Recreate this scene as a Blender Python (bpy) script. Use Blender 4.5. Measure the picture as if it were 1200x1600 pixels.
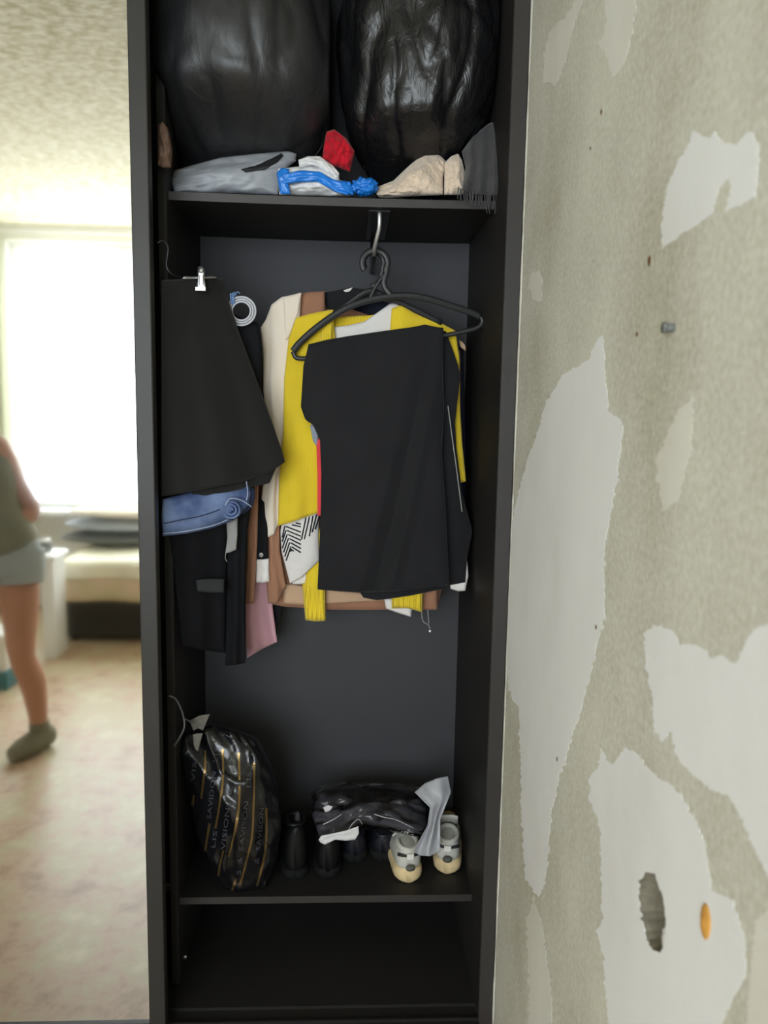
import bpy, bmesh, math, random
from mathutils import Vector, Matrix, noise as mn
from mathutils.geometry import tessellate_polygon

for o in list(bpy.data.objects):
    bpy.data.objects.remove(o, do_unlink=True)
SC = bpy.context.scene
COL = SC.collection
random.seed(7)
R = math.radians

# ------------------------------------------------------------------ camera
F = 1250.0                                   # focal length in pixels of the 1200x1600 frame
CAM = Vector((0.0, -1.8, 1.52))
YAW, PITCH, ROLL = R(2.7), R(7.4), R(1.0)
FWD = Vector((math.sin(YAW)*math.cos(PITCH), math.cos(YAW)*math.cos(PITCH), -math.sin(PITCH)))
RG0 = Vector((math.cos(YAW), -math.sin(YAW), 0))
UP0 = RG0.cross(FWD)
RGT = RG0*math.cos(ROLL) + UP0*math.sin(ROLL)
UPV = UP0*math.cos(ROLL) - RG0*math.sin(ROLL)
cd = bpy.data.cameras.new('camera')
cd.sensor_fit = 'HORIZONTAL'; cd.sensor_width = 36.0; cd.lens = 36.0*F/1200.0
cd.clip_start = 0.02
cd.dof.use_dof = True; cd.dof.focus_distance = 1.95; cd.dof.aperture_fstop = 5.5
cam = bpy.data.objects.new('camera', cd); COL.objects.link(cam)
M3 = Matrix((RGT, UPV, -FWD)).transposed()
cam.matrix_world = Matrix.Translation(CAM) @ M3.to_4x4()
SC.camera = cam

# ------------------------------------------------------------------ light
SC.view_settings.view_transform = 'Standard'
SC.view_settings.look = 'None'
SC.view_settings.exposure = 0.2
SC.view_settings.gamma = 1.0
SC.view_settings.use_curve_mapping = False
SC.cycles.use_denoising = True
SC.cycles.caustics_reflective = False
SC.cycles.caustics_refractive = False
SC.cycles.max_bounces = 10
SC.cycles.diffuse_bounces = 6
SC.cycles.sample_clamp_indirect = 8.0
SKY = 13.0
w = bpy.data.worlds.new('overcast_sky'); SC.world = w; w.use_nodes = True
w.node_tree.nodes['Background'].inputs[0].default_value = (0.875, 0.92, 1.0, 1)
w.node_tree.nodes['Background'].inputs[1].default_value = SKY

# room measures (wardrobe front plane is y = 0, +y goes into the wardrobe)
XW = 0.378            # right concrete wall
XL, YB, ZC = -3.1, -4.25, 2.77
WX0, WX1, WZ0, WZ1 = -2.45, 0.05, 0.74, 2.66   # the window in the wall behind the camera
pl = bpy.data.lights.new('window_daylight', 'AREA'); pl.shape = 'RECTANGLE'
pl.size = WX1-WX0; pl.size_y = WZ1-WZ0; pl.cycles.is_portal = True
plo = bpy.data.objects.new('window_daylight', pl); COL.objects.link(plo)
plo.location = ((WX0+WX1)/2, YB-0.16, (WZ0+WZ1)/2); plo.rotation_euler = (R(90), 0, 0)

# ------------------------------------------------------------------ helpers
def ray(px, py):
    return FWD*F + RGT*(px-600) - UPV*(py-800)
def at(px, py, Y):
    d = ray(px, py); return CAM + d*((Y-CAM.y)/d.y)
def atx(px, py, X):
    d = ray(px, py); return CAM + d*((X-CAM.x)/d.x)
def atz(px, py, Z):
    d = ray(px, py); return CAM + d*((Z-CAM.z)/d.z)
MY = -0.018                                   # mirror plane
def mir(px, py, Y):                           # a thing seen in the mirror, Y behind the glass -> its real place in the room
    p = at(px, py, Y); return Vector((p.x, 2*MY-p.y, p.z))

def C(r, g, b):
    f = lambda v: (v/255/12.92) if v/255 <= .04045 else ((v/255+.055)/1.055)**2.4
    return (f(r), f(g), f(b), 1)

MATS = {}
def pmat(name, col, rough=.8, spec=.3, metal=0., var=None, bump=None, stretch=(1,1,1), col2=None, sheen=0., bump2=None, coat=0., alpha=1., trans=0.):
    m = bpy.data.materials.new(name); m.use_nodes = True
    nt = m.node_tree; b = nt.nodes['Principled BSDF']; L = nt.links
    b.inputs['Base Color'].default_value = col
    b.inputs['Roughness'].default_value = rough
    b.inputs['Specular IOR Level'].default_value = spec
    b.inputs['Metallic'].default_value = metal
    b.inputs['Sheen Weight'].default_value = sheen
    b.inputs['Coat Weight'].default_value = coat
    b.inputs['Alpha'].default_value = alpha
    b.inputs['Transmission Weight'].default_value = trans
    tc = nt.nodes.new('ShaderNodeTexCoord'); mp = nt.nodes.new('ShaderNodeMapping')
    mp.inputs['Scale'].default_value = stretch
    L.new(tc.outputs['Object'], mp.inputs['Vector'])
    if var:
        sc, amt = var
        n = nt.nodes.new('ShaderNodeTexNoise'); n.inputs['Scale'].default_value = sc; n.inputs['Detail'].default_value = 6
        L.new(mp.outputs[0], n.inputs['Vector'])
        rp = nt.nodes.new('ShaderNodeValToRGB')
        c2 = col2 or tuple(min(1, c*(1+amt)) for c in col[:3])+(1,)
        c1 = tuple(c*(1-amt) for c in col[:3])+(1,)
        rp.color_ramp.elements[0].position = .3; rp.color_ramp.elements[1].position = .7
        rp.color_ramp.elements[0].color = c1; rp.color_ramp.elements[1].color = c2
        L.new(n.outputs['Fac'], rp.inputs['Fac']); L.new(rp.outputs['Color'], b.inputs['Base Color'])
    prev = None
    for bp in (bump, bump2):
        if not bp: continue
        sc, st, dist = bp[:3]
        n = nt.nodes.new('ShaderNodeTexNoise'); n.inputs['Scale'].default_value = sc; n.inputs['Detail'].default_value = 5
        if len(bp) > 3: n.inputs['Distortion'].default_value = bp[3]
        if len(bp) > 4: n.noise_type = 'RIDGED_MULTIFRACTAL'; n.inputs['Detail'].default_value = bp[4]
        L.new(mp.outputs[0], n.inputs['Vector'])
        bn = nt.nodes.new('ShaderNodeBump'); bn.inputs['Strength'].default_value = st; bn.inputs['Distance'].default_value = dist
        L.new(n.outputs['Fac'], bn.inputs['Height'])
        if prev: L.new(prev.outputs[0], bn.inputs['Normal'])
        prev = bn
    if prev: L.new(prev.outputs[0], b.inputs['Normal'])
    MATS[name] = m
    return m

def knit_mat(name, col, scale=160, strength=.5):
    m = pmat(name, col, .92, .15, var=(6, .1), sheen=.2)
    nt = m.node_tree; L = nt.links
    tc = nt.nodes.new('ShaderNodeTexCoord')
    wv = nt.nodes.new('ShaderNodeTexWave'); wv.wave_type = 'BANDS'; wv.bands_direction = 'X'
    wv.inputs['Scale'].default_value = scale; wv.inputs['Distortion'].default_value = 1.5
    wv.inputs['Detail Scale'].default_value = 3
    L.new(tc.outputs['Object'], wv.inputs['Vector'])
    bn = nt.nodes.new('ShaderNodeBump'); bn.inputs['Strength'].default_value = strength; bn.inputs['Distance'].default_value = .002
    L.new(wv.outputs['Fac'], bn.inputs['Height']); L.new(bn.outputs[0], nt.nodes['Principled BSDF'].inputs['Normal'])
    return m

def tag(o, label, cat, group=None):
    o['label'] = label; o['category'] = cat
    if group: o['group'] = group
    return o
def thing(name, loc, label, cat, group=None):
    o = bpy.data.objects.new(name, None); COL.objects.link(o)
    o.empty_display_size = .05
    o.location = loc; o['_o'] = 0
    del o['_o']
    ORI[o.name] = Vector(loc)
    return tag(o, label, cat, group)
ORI = {}
def obj(name, verts, faces, mat, parent=None, smooth=True, origin=None):
    """one mesh object from world-space vertices; origin at its base (top level) or at the parent's origin"""
    verts = [Vector(v) for v in verts]
    if parent is not None: og = ORI[parent.name]
    elif origin is not None: og = Vector(origin)
    else:
        xs = [v.x for v in verts]; ys = [v.y for v in verts]; zs = [v.z for v in verts]
        og = Vector(((min(xs)+max(xs))/2, (min(ys)+max(ys))/2, min(zs)))
    me = bpy.data.meshes.new(name)
    me.from_pydata([v-og for v in verts], [], faces); me.update()
    bm = bmesh.new(); bm.from_mesh(me); bmesh.ops.recalc_face_normals(bm, faces=bm.faces); bm.to_mesh(me); bm.free()
    if smooth:
        me.polygons.foreach_set('use_smooth', [True]*len(me.polygons))
    if isinstance(mat, str): mat = MATS[mat]
    me.materials.append(mat)
    o = bpy.data.objects.new(name, me); COL.objects.link(o)
    if parent is not None:
        o.parent = parent; ORI[o.name] = og
    else:
        o.location = og; ORI[o.name] = og
    return o
def struct(o):
    o['kind'] = 'structure'; return o

def boxv(x0, x1, y0, y1, z0, z1, bev=0.):
    bm = bmesh.new(); bmesh.ops.create_cube(bm, size=1)
    for v in bm.verts:
        v.co = Vector((x0+(v.co.x+.5)*(x1-x0), y0+(v.co.y+.5)*(y1-y0), z0+(v.co.z+.5)*(z1-z0)))
    if bev > 0:
        bmesh.ops.bevel(bm, geom=list(bm.edges), offset=bev, segments=2, affect='EDGES', profile=.5)
    bm.verts.index_update()
    V = [v.co.copy() for v in bm.verts]; Fc = [[v.index for v in f.verts] for f in bm.faces]; bm.free()
    return V, Fc
def box(name, dims, mat, parent=None, bev=.001, smooth=False, xf=None):
    V, Fc = boxv(*dims, bev=bev)
    if xf: V = [xf @ v for v in V]
    return obj(name, V, Fc, mat, parent, smooth)
def boxes(name, lst, mat, parent=None, bev=0.):
    V, Fc = [], []
    for d in lst:
        v, f = boxv(*d, bev=bev); n = len(V); V += v; Fc += [[i+n for i in q] for q in f]
    return obj(name, V, Fc, mat, parent, False)

def tubev(pts, rad, seg=10, closed=False, ell=1.0, nrm=Vector((0,1,0))):
    """tube through pts; rad number or list; ell scales the cross-section along nrm"""
    pts = [Vector(p) for p in pts]; n = len(pts)
    V, Fc = [], []
    for i, p in enumerate(pts):
        a = pts[(i-1) % n] if (closed or i > 0) else p
        b = pts[(i+1) % n] if (closed or i < n-1) else p
        t = (b-a).normalized()
        u = (nrm - t*nrm.dot(t))
        if u.length < 1e-4: u = Vector((1,0,0)) - t*t.x
        u.normalize(); v = t.cross(u)
        r = rad[i] if isinstance(rad, (list, tuple)) else rad
        for k in range(seg):
            an = 2*math.pi*k/seg
            V.append(p + u*(math.cos(an)*r*ell) + v*(math.sin(an)*r))
    for i in range(n if closed else n-1):
        j = (i+1) % n
        for k in range(seg):
            l = (k+1) % seg
            Fc.append([i*seg+k, i*seg+l, j*seg+l, j*seg+k])
    if not closed:
        Fc.append(list(range(seg))[::-1]); Fc.append([(n-1)*seg+k for k in range(seg)])
    return V, Fc
def smooth_path(pts, sub=5):
    pts = [Vector(p) for p in pts]; out = []
    n = len(pts)
    for i in range(n-1):
        p0 = pts[max(i-1, 0)]; p1 = pts[i]; p2 = pts[i+1]; p3 = pts[min(i+2, n-1)]
        for k in range(sub):
            t = k/sub
            out.append(.5*((2*p1)+(-p0+p2)*t+(2*p0-5*p1+4*p2-p3)*t*t+(-p0+3*p1-3*p2+p3)*t**3))
    out.append(pts[-1]); return out
def tube(name, pts, rad, mat, parent=None, sub=5, seg=10, ell=1., closed=False):
    p = smooth_path(pts, sub) if sub > 1 else pts
    if isinstance(rad, (list, tuple)) and len(rad) != len(p):
        rad = [rad[0]+(rad[-1]-rad[0])*i/(len(p)-1) for i in range(len(p))]
    return obj(name, *tubev(p, rad, seg, closed, ell), mat, parent)

def polyline(pts):
    d = [0.]
    for a, b in zip(pts, pts[1:]):
        d.append(d[-1]+math.hypot(b[0]-a[0], b[1]-a[1]))
    T = d[-1] or 1.
    def f(t):
        x = t*T
        for i in range(len(pts)-1):
            if x <= d[i+1] or i == len(pts)-2:
                k = (x-d[i])/((d[i+1]-d[i]) or 1.)
                return (pts[i][0]+(pts[i+1][0]-pts[i][0])*k, pts[i][1]+(pts[i+1][1]-pts[i][1])*k)
    return f
def coons(top, bottom, left=None, right=None):
    left = left or [top[0], bottom[0]]; right = right or [top[-1], bottom[-1]]
    T, B_, L_, R_ = polyline(top), polyline(bottom), polyline(left), polyline(right)
    c00, c10, c01, c11 = top[0], top[-1], bottom[0], bottom[-1]
    def f(s, t):
        a, b, c, d = T(s), B_(s), L_(t), R_(t)
        return tuple((1-t)*a[k]+t*b[k]+(1-s)*c[k]+s*d[k]-((1-s)*(1-t)*c00[k]+s*(1-t)*c10[k]+(1-s)*t*c01[k]+s*t*c11[k]) for k in (0, 1))
    return f
def nz(x, y, z=0.): return mn.noise(Vector((x, y, z)))
def clothv(fn, Y, th, dy=None, nu=28, nv=40, edge=.12, rnd=.5, emin=.25):
    """closed cloth body: fn(s,t) -> pixel, laid at depth Y (number or f(s,t)); th thickness, dy(s,t) folds"""
    YY = Y if callable(Y) else (lambda s, t: Y)
    def prof(s, t):
        e = min(s, 1-s, t, 1-t)/edge
        return emin+(1-emin)*min(1., max(0., e))**rnd
    Fr, Bk = [], []
    for j in range(nv+1):
        for i in range(nu+1):
            s, t = i/nu, j/nv
            px, py = fn(s, t)
            y = YY(s, t) + (dy(s, t) if dy else 0)
            h = th*.5*prof(s, t)
            p = at(px, py, y-h); Fr.append(p)
            Bk.append(Vector((p.x, y+h, p.z)))
    n = len(Fr); V = Fr+Bk; Fc = []
    g = lambda i, j: j*(nu+1)+i
    for j in range(nv):
        for i in range(nu):
            Fc.append([g(i,j), g(i,j+1), g(i+1,j+1), g(i+1,j)])
            Fc.append([n+g(i,j), n+g(i+1,j), n+g(i+1,j+1), n+g(i,j+1)])
    for i in range(nu):
        Fc.append([g(i,0), g(i+1,0), n+g(i+1,0), n+g(i,0)])
        Fc.append([g(i,nv), n+g(i,nv), n+g(i+1,nv), g(i+1,nv)])
    for j in range(nv):
        Fc.append([g(0,j), n+g(0,j), n+g(0,j+1), g(0,j+1)])
        Fc.append([g(nu,j), g(nu,j+1), n+g(nu,j+1), n+g(nu,j)])
    return V, Fc
def folds(n=3., a=.006, ph=0., tw=.15, grow=1., nzs=3., na=.004, seed=0.):
    def f(s, t):
        return a*(.3+grow*t)*math.sin(2*math.pi*(n*s+ph+tw*t)) + na*nz(s*nzs, t*nzs*1.4, seed)
    return f
def cloth(name, top, bottom, mat, Y, left=None, right=None, th=.012, dy=None, parent=None, nu=28, nv=40, **k):
    if dy is None: dy = folds(seed=len(bpy.data.objects)*1.7)
    return obj(name, *clothv(coons(top, bottom, left, right), Y, th, dy, nu, nv, **k), mat, parent)

def blobv(c, r, sub=5, amp=.06, sc=2.2, seed=0., crease=.0, csc=5., fn=None):
    """crumpled closed body around c with radii r"""
    bm = bmesh.new(); bmesh.ops.create_icosphere(bm, subdivisions=sub, radius=1)
    V = []
    for v in bm.verts:
        d = v.co.normalized()
        k = 1 + amp*mn.noise(d*sc+Vector((seed, seed*.7, 3))) + amp*.5*mn.noise(d*sc*2.3+Vector((seed, 1, seed)))
        if crease:
            q = Vector((d.x*csc, d.y*csc, d.z*csc*.4))+Vector((seed*2, 0, seed))
            k -= crease*max(0, 1-abs(mn.noise(q))*4)**2
            q = Vector((d.x*csc*.5+.8*d.z, d.y*csc*.5, d.z*csc*.9))+Vector((seed, 4, seed))
            k -= crease*.7*max(0, 1-abs(mn.noise(q))*5)**2
            k += crease*.35*mn.noise(d*csc*2.4+Vector((seed, 0, 0)))
        p = Vector((d.x*r[0]*k, d.y*r[1]*k, d.z*r[2]*k))
        if fn: p = fn(p, d)
        V.append(Vector(c)+p)
    bm.verts.index_update()
    Fc = [[v.index for v in f.verts] for f in bm.faces]; bm.free()
    return V, Fc

def jag(pts, step=5., amp=1.6, seed=0., closed=True):
    out = []
    n = len(pts)
    for i in range(n if closed else n-1):
        a, b = pts[i], pts[(i+1) % n]
        L = math.hypot(b[0]-a[0], b[1]-a[1]); k = max(1, int(L/step))
        for j in range(k):
            t = j/k; x = a[0]+(b[0]-a[0])*t; y = a[1]+(b[1]-a[1])*t
            out.append((x+amp*nz(x*.13, y*.13, seed)*1.6+amp*.9*nz(x*.4, y*.4, seed+5)+amp*.5*nz(x*1.1, y*1.1, seed+2), y+amp*nz(x*.13, y*.13, seed+9)*1.6))
    return out

from mathutils.bvhtree import BVHTree
def bvh_of(V, Fc): return BVHTree.FromPolygons([tuple(v) for v in V], Fc)
def onto(bv, px, py, off=.0015, fallback=.15):
    d = ray(px, py).normalized()
    h = bv.ray_cast(CAM, d)
    if h[0] is None: return None
    n_ = h[1]
    if n_.dot(d) > 0: n_ = -n_
    return h[0]+n_*off

# ------------------------------------------------------------------ materials
pmat('panel', C(36,34,33), .55, .3, var=(3, .15), stretch=(1,1,1), bump=(220, .08, .0005))
pmat('panel_edge', C(52,49,48), .45, .4, var=(4, .1))
pmat('back_board', C(64,64,68), .6, .3, var=(2.5, .06))
pmat('door_frame', C(45,43,41), .45, .35, var=(5, .08))
pmat('chrome', C(228,228,230), .3, .5, metal=.75)
pmat('dark_metal', C(60,60,62), .3, .5, metal=.8)
mm = pmat('mirror', (.87,.87,.86,1), .042, .5, metal=1.)
pmat('black_plastic', C(40,41,43), .42, .45, bump=(90, .05, .001))
pmat('bin_bag', C(30,30,32), .46, .6, var=(5, .25), bump=(5, .5, .02, .7, 4), bump2=(22, .32, .008, 1.2), stretch=(1,1,.5))
pmat('bin_bag_glossy', C(20,20,22), .34, .55, var=(5, .25), bump=(7, .7, .02, .8, 5), bump2=(30, .55, .008, 1.5), stretch=(1,1,.6))
pmat('black_cloth', C(33,33,36), .9, .18, var=(8, .12), bump=(420, .25, .0006), sheen=.1)
pmat('black_skirt', C(37,36,36), .92, .15, var=(7, .1), bump=(500, .2, .0005), sheen=.1)
pmat('charcoal_cloth', C(25,25,28), .92, .15, var=(8, .12), bump=(400, .25, .0006))
pmat('navy', C(40,42,56), .9, .18, var=(8, .12), bump=(300, .25, .0008))
pmat('cream_cloth', C(234,222,208), .85, .25, var=(5, .05), bump=(300, .15, .0006), sheen=.15)
pmat('brown_cloth', C(160,117,93), .9, .2, var=(5, .08), bump=(350, .25, .0008), sheen=.15)
pmat('tan_cloth', C(196,164,136), .9, .2, var=(5, .08), bump=(350, .25, .0008))
pmat('pink_satin', C(196,150,160), .55, .4, var=(4, .1), bump=(200, .1, .0006), sheen=.2)
pmat('red_cloth', C(190,22,42), .88, .2, var=(9, .15), bump=(300, .3, .001), sheen=.1)
pmat('coral_cloth', C(235,75,80), .85, .2, var=(9, .1))
pmat('grey_blue_cloth', C(150,158,172), .85, .2, var=(9, .1))
pmat('white_cloth', C(232,228,226), .88, .2, var=(6, .04), bump=(320, .25, .0008))
pmat('white_knit', C(228,224,222), .92, .15, var=(6, .04), bump=(420, .4, .001))
pmat('knit_line', C(34,36,40), .92, .15, var=(20, .15))
knit_mat('yellow_knit', C(232,202,52), 120, .35)
knit_mat('yellow_rib', C(234,204,54), 55, .8)
pmat('denim', C(74,95,145), .9, .2, var=(13, .35), bump=(600, .35, .0008), col2=C(138,157,198))
pmat('denim_inside', C(44,52,78), .9, .2, var=(16, .2))
pmat('denim_stitch', C(170,180,205), .8, .2)
pmat('grey_lining', C(150,150,148), .9, .2, var=(14, .12), bump=(300, .3, .001))
pmat('label_grey', C(48,48,50), .8, .3, var=(20, .15))
pmat('white_cord', C(196,198,206), .4, .5)
pmat('blue_tie', C(110,140,185), .6, .4)
pmat('grey_plastic', C(150,154,162), .42, .4, var=(5, .1), bump=(14, .4, .006, 1.), bump2=(50, .25, .002))
pmat('slot_shade', C(30,31,34), .6, .3)
pmat('white_plastic', C(222,222,224), .35, .45, var=(6, .06), bump=(22, .5, .006, 1.), bump2=(70, .3, .002))
pmat('blue_plastic', C(28,120,215), .3, .5, var=(8, .15), bump=(22, .6, .006, 1.), bump2=(70, .35, .002))
pmat('fleece', C(222,202,182), .98, .1, var=(14, .1), bump=(38, .8, .01), bump2=(160, .6, .004), sheen=.5)
pmat('scarf', C(72,71,72), .95, .15, var=(20, .12), bump=(260, .5, .0012), sheen=.2)
pmat('tan_bundle', C(120,96,82), .9, .2, var=(10, .15))
pmat('gift_bag', C(20,20,22), .24, .5, var=(6, .2), bump=(18, .5, .006, 1.2), bump2=(60, .3, .002))
pmat('gold', C(126,103,64), .26, .5, metal=.7, bump=(40, .5, .004))
pmat('bag_print', C(64,64,70), .3, .5)
pmat('paper_white', C(206,206,208), .7, .3, var=(8, .06), bump=(20, .3, .004))
pmat('tissue', C(112,108,100), .8, .3, var=(8, .1), bump=(30, .4, .004))
pmat('ribbon', C(96,96,94), .5, .4)
pmat('wrapped_cloth', C(66,65,71), .9, .2, var=(6, .2), bump=(120, .4, .002))
pmat('frosted_film', C(178,179,186), .35, .5, alpha=.84, var=(10, .08), bump=(24, .5, .005, .8))
pmat('shoe_upper', C(196,195,188), .6, .35, var=(14, .06), bump=(200, .15, .0006))
pmat('shoe_sole', C(222,198,152), .55, .4, var=(18, .14))
pmat('shoe_lining', C(140,140,136), .9, .2, var=(12, .1))
pmat('shoe_band', C(38,38,40), .6, .3)
pmat('shoe_tab', C(226,224,218), .6, .3)
pmat('shoe_patch', C(92,92,86), .7, .3, var=(40, .2))
pmat('black_leather', C(11,11,12), .5, .3, var=(8, .2), bump=(90, .2, .001))
pmat('navy_leather', C(26,26,34), .4, .4, var=(8, .15), bump=(90, .15, .001))
pmat('black_rubber', C(16,16,17), .8, .25)
pmat('screw', C(190,190,190), .3, .5, metal=.9)
pmat('plug_grey', C(112,114,112), .6, .3)
pmat('plug_orange', C(205,150,72), .6, .3, var=(60, .15))
pmat('rust', C(96,66,44), .9, .2)
pmat('hole_cement', C(118,112,98), .95, .15, var=(40, .3), bump=(60, .8, .006))
pmat('white_paint', C(232,231,228), .45, .4, var=(3, .03))
pmat('skin', C(196,142,116), .55, .35, var=(7, .06), bump=(300, .08, .0005))
pmat('hair', C(70,48,36), .6, .35, var=(30, .25), stretch=(1,1,.2))
pmat('shirt', C(140,138,122), .9, .2, var=(6, .1), bump=(200, .25, .001))
pmat('shorts', C(178,184,186), .9, .2, var=(6, .08), bump=(250, .3, .001))
pmat('sock', C(128,126,106), .95, .15, var=(20, .12), bump=(300, .3, .001))
pmat('face_feature', C(60,40,34), .5, .4)
pmat('lips', C(168,96,88), .5, .4)
pmat('bed_base', C(44,42,38), .6, .3, var=(4, .15))
pmat('coverlet', C(238,234,214), .9, .2, var=(7, .1), bump=(30, .4, .01))
pmat('coverlet_skirt', C(232,226,176), .9, .2, var=(6, .28), col2=C(232,206,186), bump=(24, .4, .01))
pmat('pillow_dark', C(108,112,112), .9, .2, var=(5, .15))
pmat('pillow_beige', C(206,196,178), .9, .2, var=(5, .1))
pmat('pillow_blue', C(176,184,196), .9, .2, var=(5, .1))
pmat('curtain', C(220,222,196), .9, .2, var=(3, .06))
pmat('teal_plastic', C(60,116,124), .5, .4)
pmat('white_box', C(228,228,222), .5, .4, var=(6, .05))
pmat('wall_room', C(236,235,228), .9, .2, var=(4, .05), bump=(60, .25, .003))

def mat_ceiling():
    m = pmat('ceiling_paper', C(212,203,172), .85, .25)
    nt = m.node_tree; L = nt.links; b = nt.nodes['Principled BSDF']
    tc = nt.nodes.new('ShaderNodeTexCoord'); mp = nt.nodes.new('ShaderNodeMapping'); mp.inputs['Scale'].default_value = (14, 40, 1)
    mp.inputs['Rotation'].default_value = (0, 0, R(8))
    L.new(tc.outputs['Object'], mp.inputs['Vector'])
    n = nt.nodes.new('ShaderNodeTexNoise'); n.inputs['Scale'].default_value = 1.6; n.inputs['Detail'].default_value = 5; n.inputs['Distortion'].default_value = .8
    L.new(mp.outputs[0], n.inputs['Vector'])
    rp = nt.nodes.new('ShaderNodeValToRGB')
    rp.color_ramp.elements[0].position = .42; rp.color_ramp.elements[0].color = C(178,166,128)
    rp.color_ramp.elements[1].position = .58; rp.color_ramp.elements[1].color = C(228,223,204)
    L.new(n.outputs['Fac'], rp.inputs['Fac']); L.new(rp.outputs['Color'], b.inputs['Base Color'])
    bn = nt.nodes.new('ShaderNodeBump'); bn.inputs['Strength'].default_value = .9; bn.inputs['Distance'].default_value = .006
    L.new(n.outputs['Fac'], bn.inputs['Height']); L.new(bn.outputs[0], b.inputs['Normal'])
mat_ceiling()

def mat_floor():
    m = pmat('linoleum', C(190,165,140), .42, .45)
    nt = m.node_tree; L = nt.links; b = nt.nodes['Principled BSDF']
    tc = nt.nodes.new('ShaderNodeTexCoord')
    n = nt.nodes.new('ShaderNodeTexNoise'); n.inputs['Scale'].default_value = 7; n.inputs['Detail'].default_value = 7; n.inputs['Roughness'].default_value = .65
    L.new(tc.outputs['Object'], n.inputs['Vector'])
    rp = nt.nodes.new('ShaderNodeValToRGB'); cr = rp.color_ramp
    cr.elements[0].position = .3; cr.elements[0].color = C(150,122,92)
    cr.elements[1].position = .72; cr.elements[1].color = C(206,192,160)
    e = cr.elements.new(.45); e.color = C(188,158,132)
    e = cr.elements.new(.57); e.color = C(184,172,138)
    L.new(n.outputs['Fac'], rp.inputs['Fac']); L.new(rp.outputs['Color'], b.inputs['Base Color'])
    n2 = nt.nodes.new('ShaderNodeTexNoise'); n2.inputs['Scale'].default_value = 60
    L.new(tc.outputs['Object'], n2.inputs['Vector'])
    bn = nt.nodes.new('ShaderNodeBump'); bn.inputs['Strength'].default_value = .15; bn.inputs['Distance'].default_value = .002
    L.new(n2.outputs['Fac'], bn.inputs['Height']); L.new(bn.outputs[0], b.inputs['Normal'])
mat_floor()

def mat_concrete(name, c1, c2, c3, patch=False):
    m = pmat(name, c1, .92, .2)
    nt = m.node_tree; L = nt.links; b = nt.nodes['Principled BSDF']
    tc = nt.nodes.new('ShaderNodeTexCoord')
    mp = nt.nodes.new('ShaderNodeMapping'); mp.inputs['Scale'].default_value = (1, 1.1, .8)
    L.new(tc.outputs['Object'], mp.inputs['Vector'])
    n = nt.nodes.new('ShaderNodeTexNoise'); n.inputs['Scale'].default_value = 2.6; n.inputs['Detail'].default_value = 8; n.inputs['Roughness'].default_value = .62
    L.new(mp.outputs[0], n.inputs['Vector'])
    rp = nt.nodes.new('ShaderNodeValToRGB'); cr = rp.color_ramp
    cr.elements[0].position = .32; cr.elements[0].color = c2
    cr.elements[1].position = .68; cr.elements[1].color = c3
    e = cr.elements.new(.5); e.color = c1
    L.new(n.outputs['Fac'], rp.inputs['Fac'])
    n2 = nt.nodes.new('ShaderNodeTexNoise'); n2.inputs['Scale'].default_value = 110; n2.inputs['Detail'].default_value = 8; n2.inputs['Roughness'].default_value = .65
    L.new(tc.outputs['Object'], n2.inputs['Vector'])
    mx = nt.nodes.new('ShaderNodeMix'); mx.data_type = 'RGBA'; mx.blend_type = 'OVERLAY'
    mx.inputs['Factor'].default_value = .10 if patch else .6
    n3 = nt.nodes.new('ShaderNodeTexNoise'); n3.inputs['Scale'].default_value = 9; n3.inputs['Detail'].default_value = 4
    n3.inputs['Roughness'].default_value = .6
    L.new(tc.outputs['Object'], n3.inputs['Vector'])
    rp3 = nt.nodes.new('ShaderNodeValToRGB'); c3_ = rp3.color_ramp
    c3_.elements[0].position = .3; c3_.elements[0].color = C(216,198,188)
    c3_.elements[1].position = .7; c3_.elements[1].color = C(196,198,196)
    e = c3_.elements.new(.5); e.color = C(204,202,180)
    mx3 = nt.nodes.new('ShaderNodeMix'); mx3.data_type = 'RGBA'; mx3.inputs['Factor'].default_value = .08 if patch else .4
    L.new(rp.outputs['Color'], mx3.inputs['A']); L.new(rp3.outputs['Color'], mx3.inputs['B'])
    L.new(mx3.outputs['Result'], mx.inputs['A']); L.new(n2.outputs['Fac'], mx.inputs['B'])
    L.new(mx.outputs['Result'], b.inputs['Base Color'])
    bn = nt.nodes.new('ShaderNodeBump'); bn.inputs['Strength'].default_value = .2 if patch else .5; bn.inputs['Distance'].default_value = .0015
    L.new(n2.outputs['Fac'], bn.inputs['Height']); L.new(bn.outputs[0], b.inputs['Normal'])
mat_concrete('concrete', C(204,202,196), C(170,164,152), C(224,223,216))
mat_concrete('putty', C(234,234,236), C(226,225,225), C(239,239,241), True)
mat_concrete('putty_thin', C(222,220,212), C(210,206,196), C(230,229,223), True)

gm = bpy.data.materials.new('window_glass'); gm.use_nodes = True
nt = gm.node_tree; nt.nodes.remove(nt.nodes['Principled BSDF'])
tr = nt.nodes.new('ShaderNodeBsdfTransparent'); tr.inputs[0].default_value = (.95, .97, .96, 1)
gl = nt.nodes.new('ShaderNodeBsdfGlossy'); gl.inputs['Roughness'].default_value = .02
mx = nt.nodes.new('ShaderNodeMixShader'); mx.inputs[0].default_value = .06
nt.links.new(tr.outputs[0], mx.inputs[1]); nt.links.new(gl.outputs[0], mx.inputs[2])
nt.links.new(mx.outputs[0], nt.nodes['Material Output'].inputs[0]); MATS['window_glass'] = gm
fm = bpy.data.materials.new('clear_film'); fm.use_nodes = True
nt = fm.node_tree; nt.nodes.remove(nt.nodes['Principled BSDF'])
tr = nt.nodes.new('ShaderNodeBsdfTransparent'); tr.inputs[0].default_value = (.97, .97, .97, 1)
gl = nt.nodes.new('ShaderNodeBsdfGlossy'); gl.inputs['Roughness'].default_value = .16
lw = nt.nodes.new('ShaderNodeLayerWeight'); lw.inputs['Blend'].default_value = .3
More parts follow.
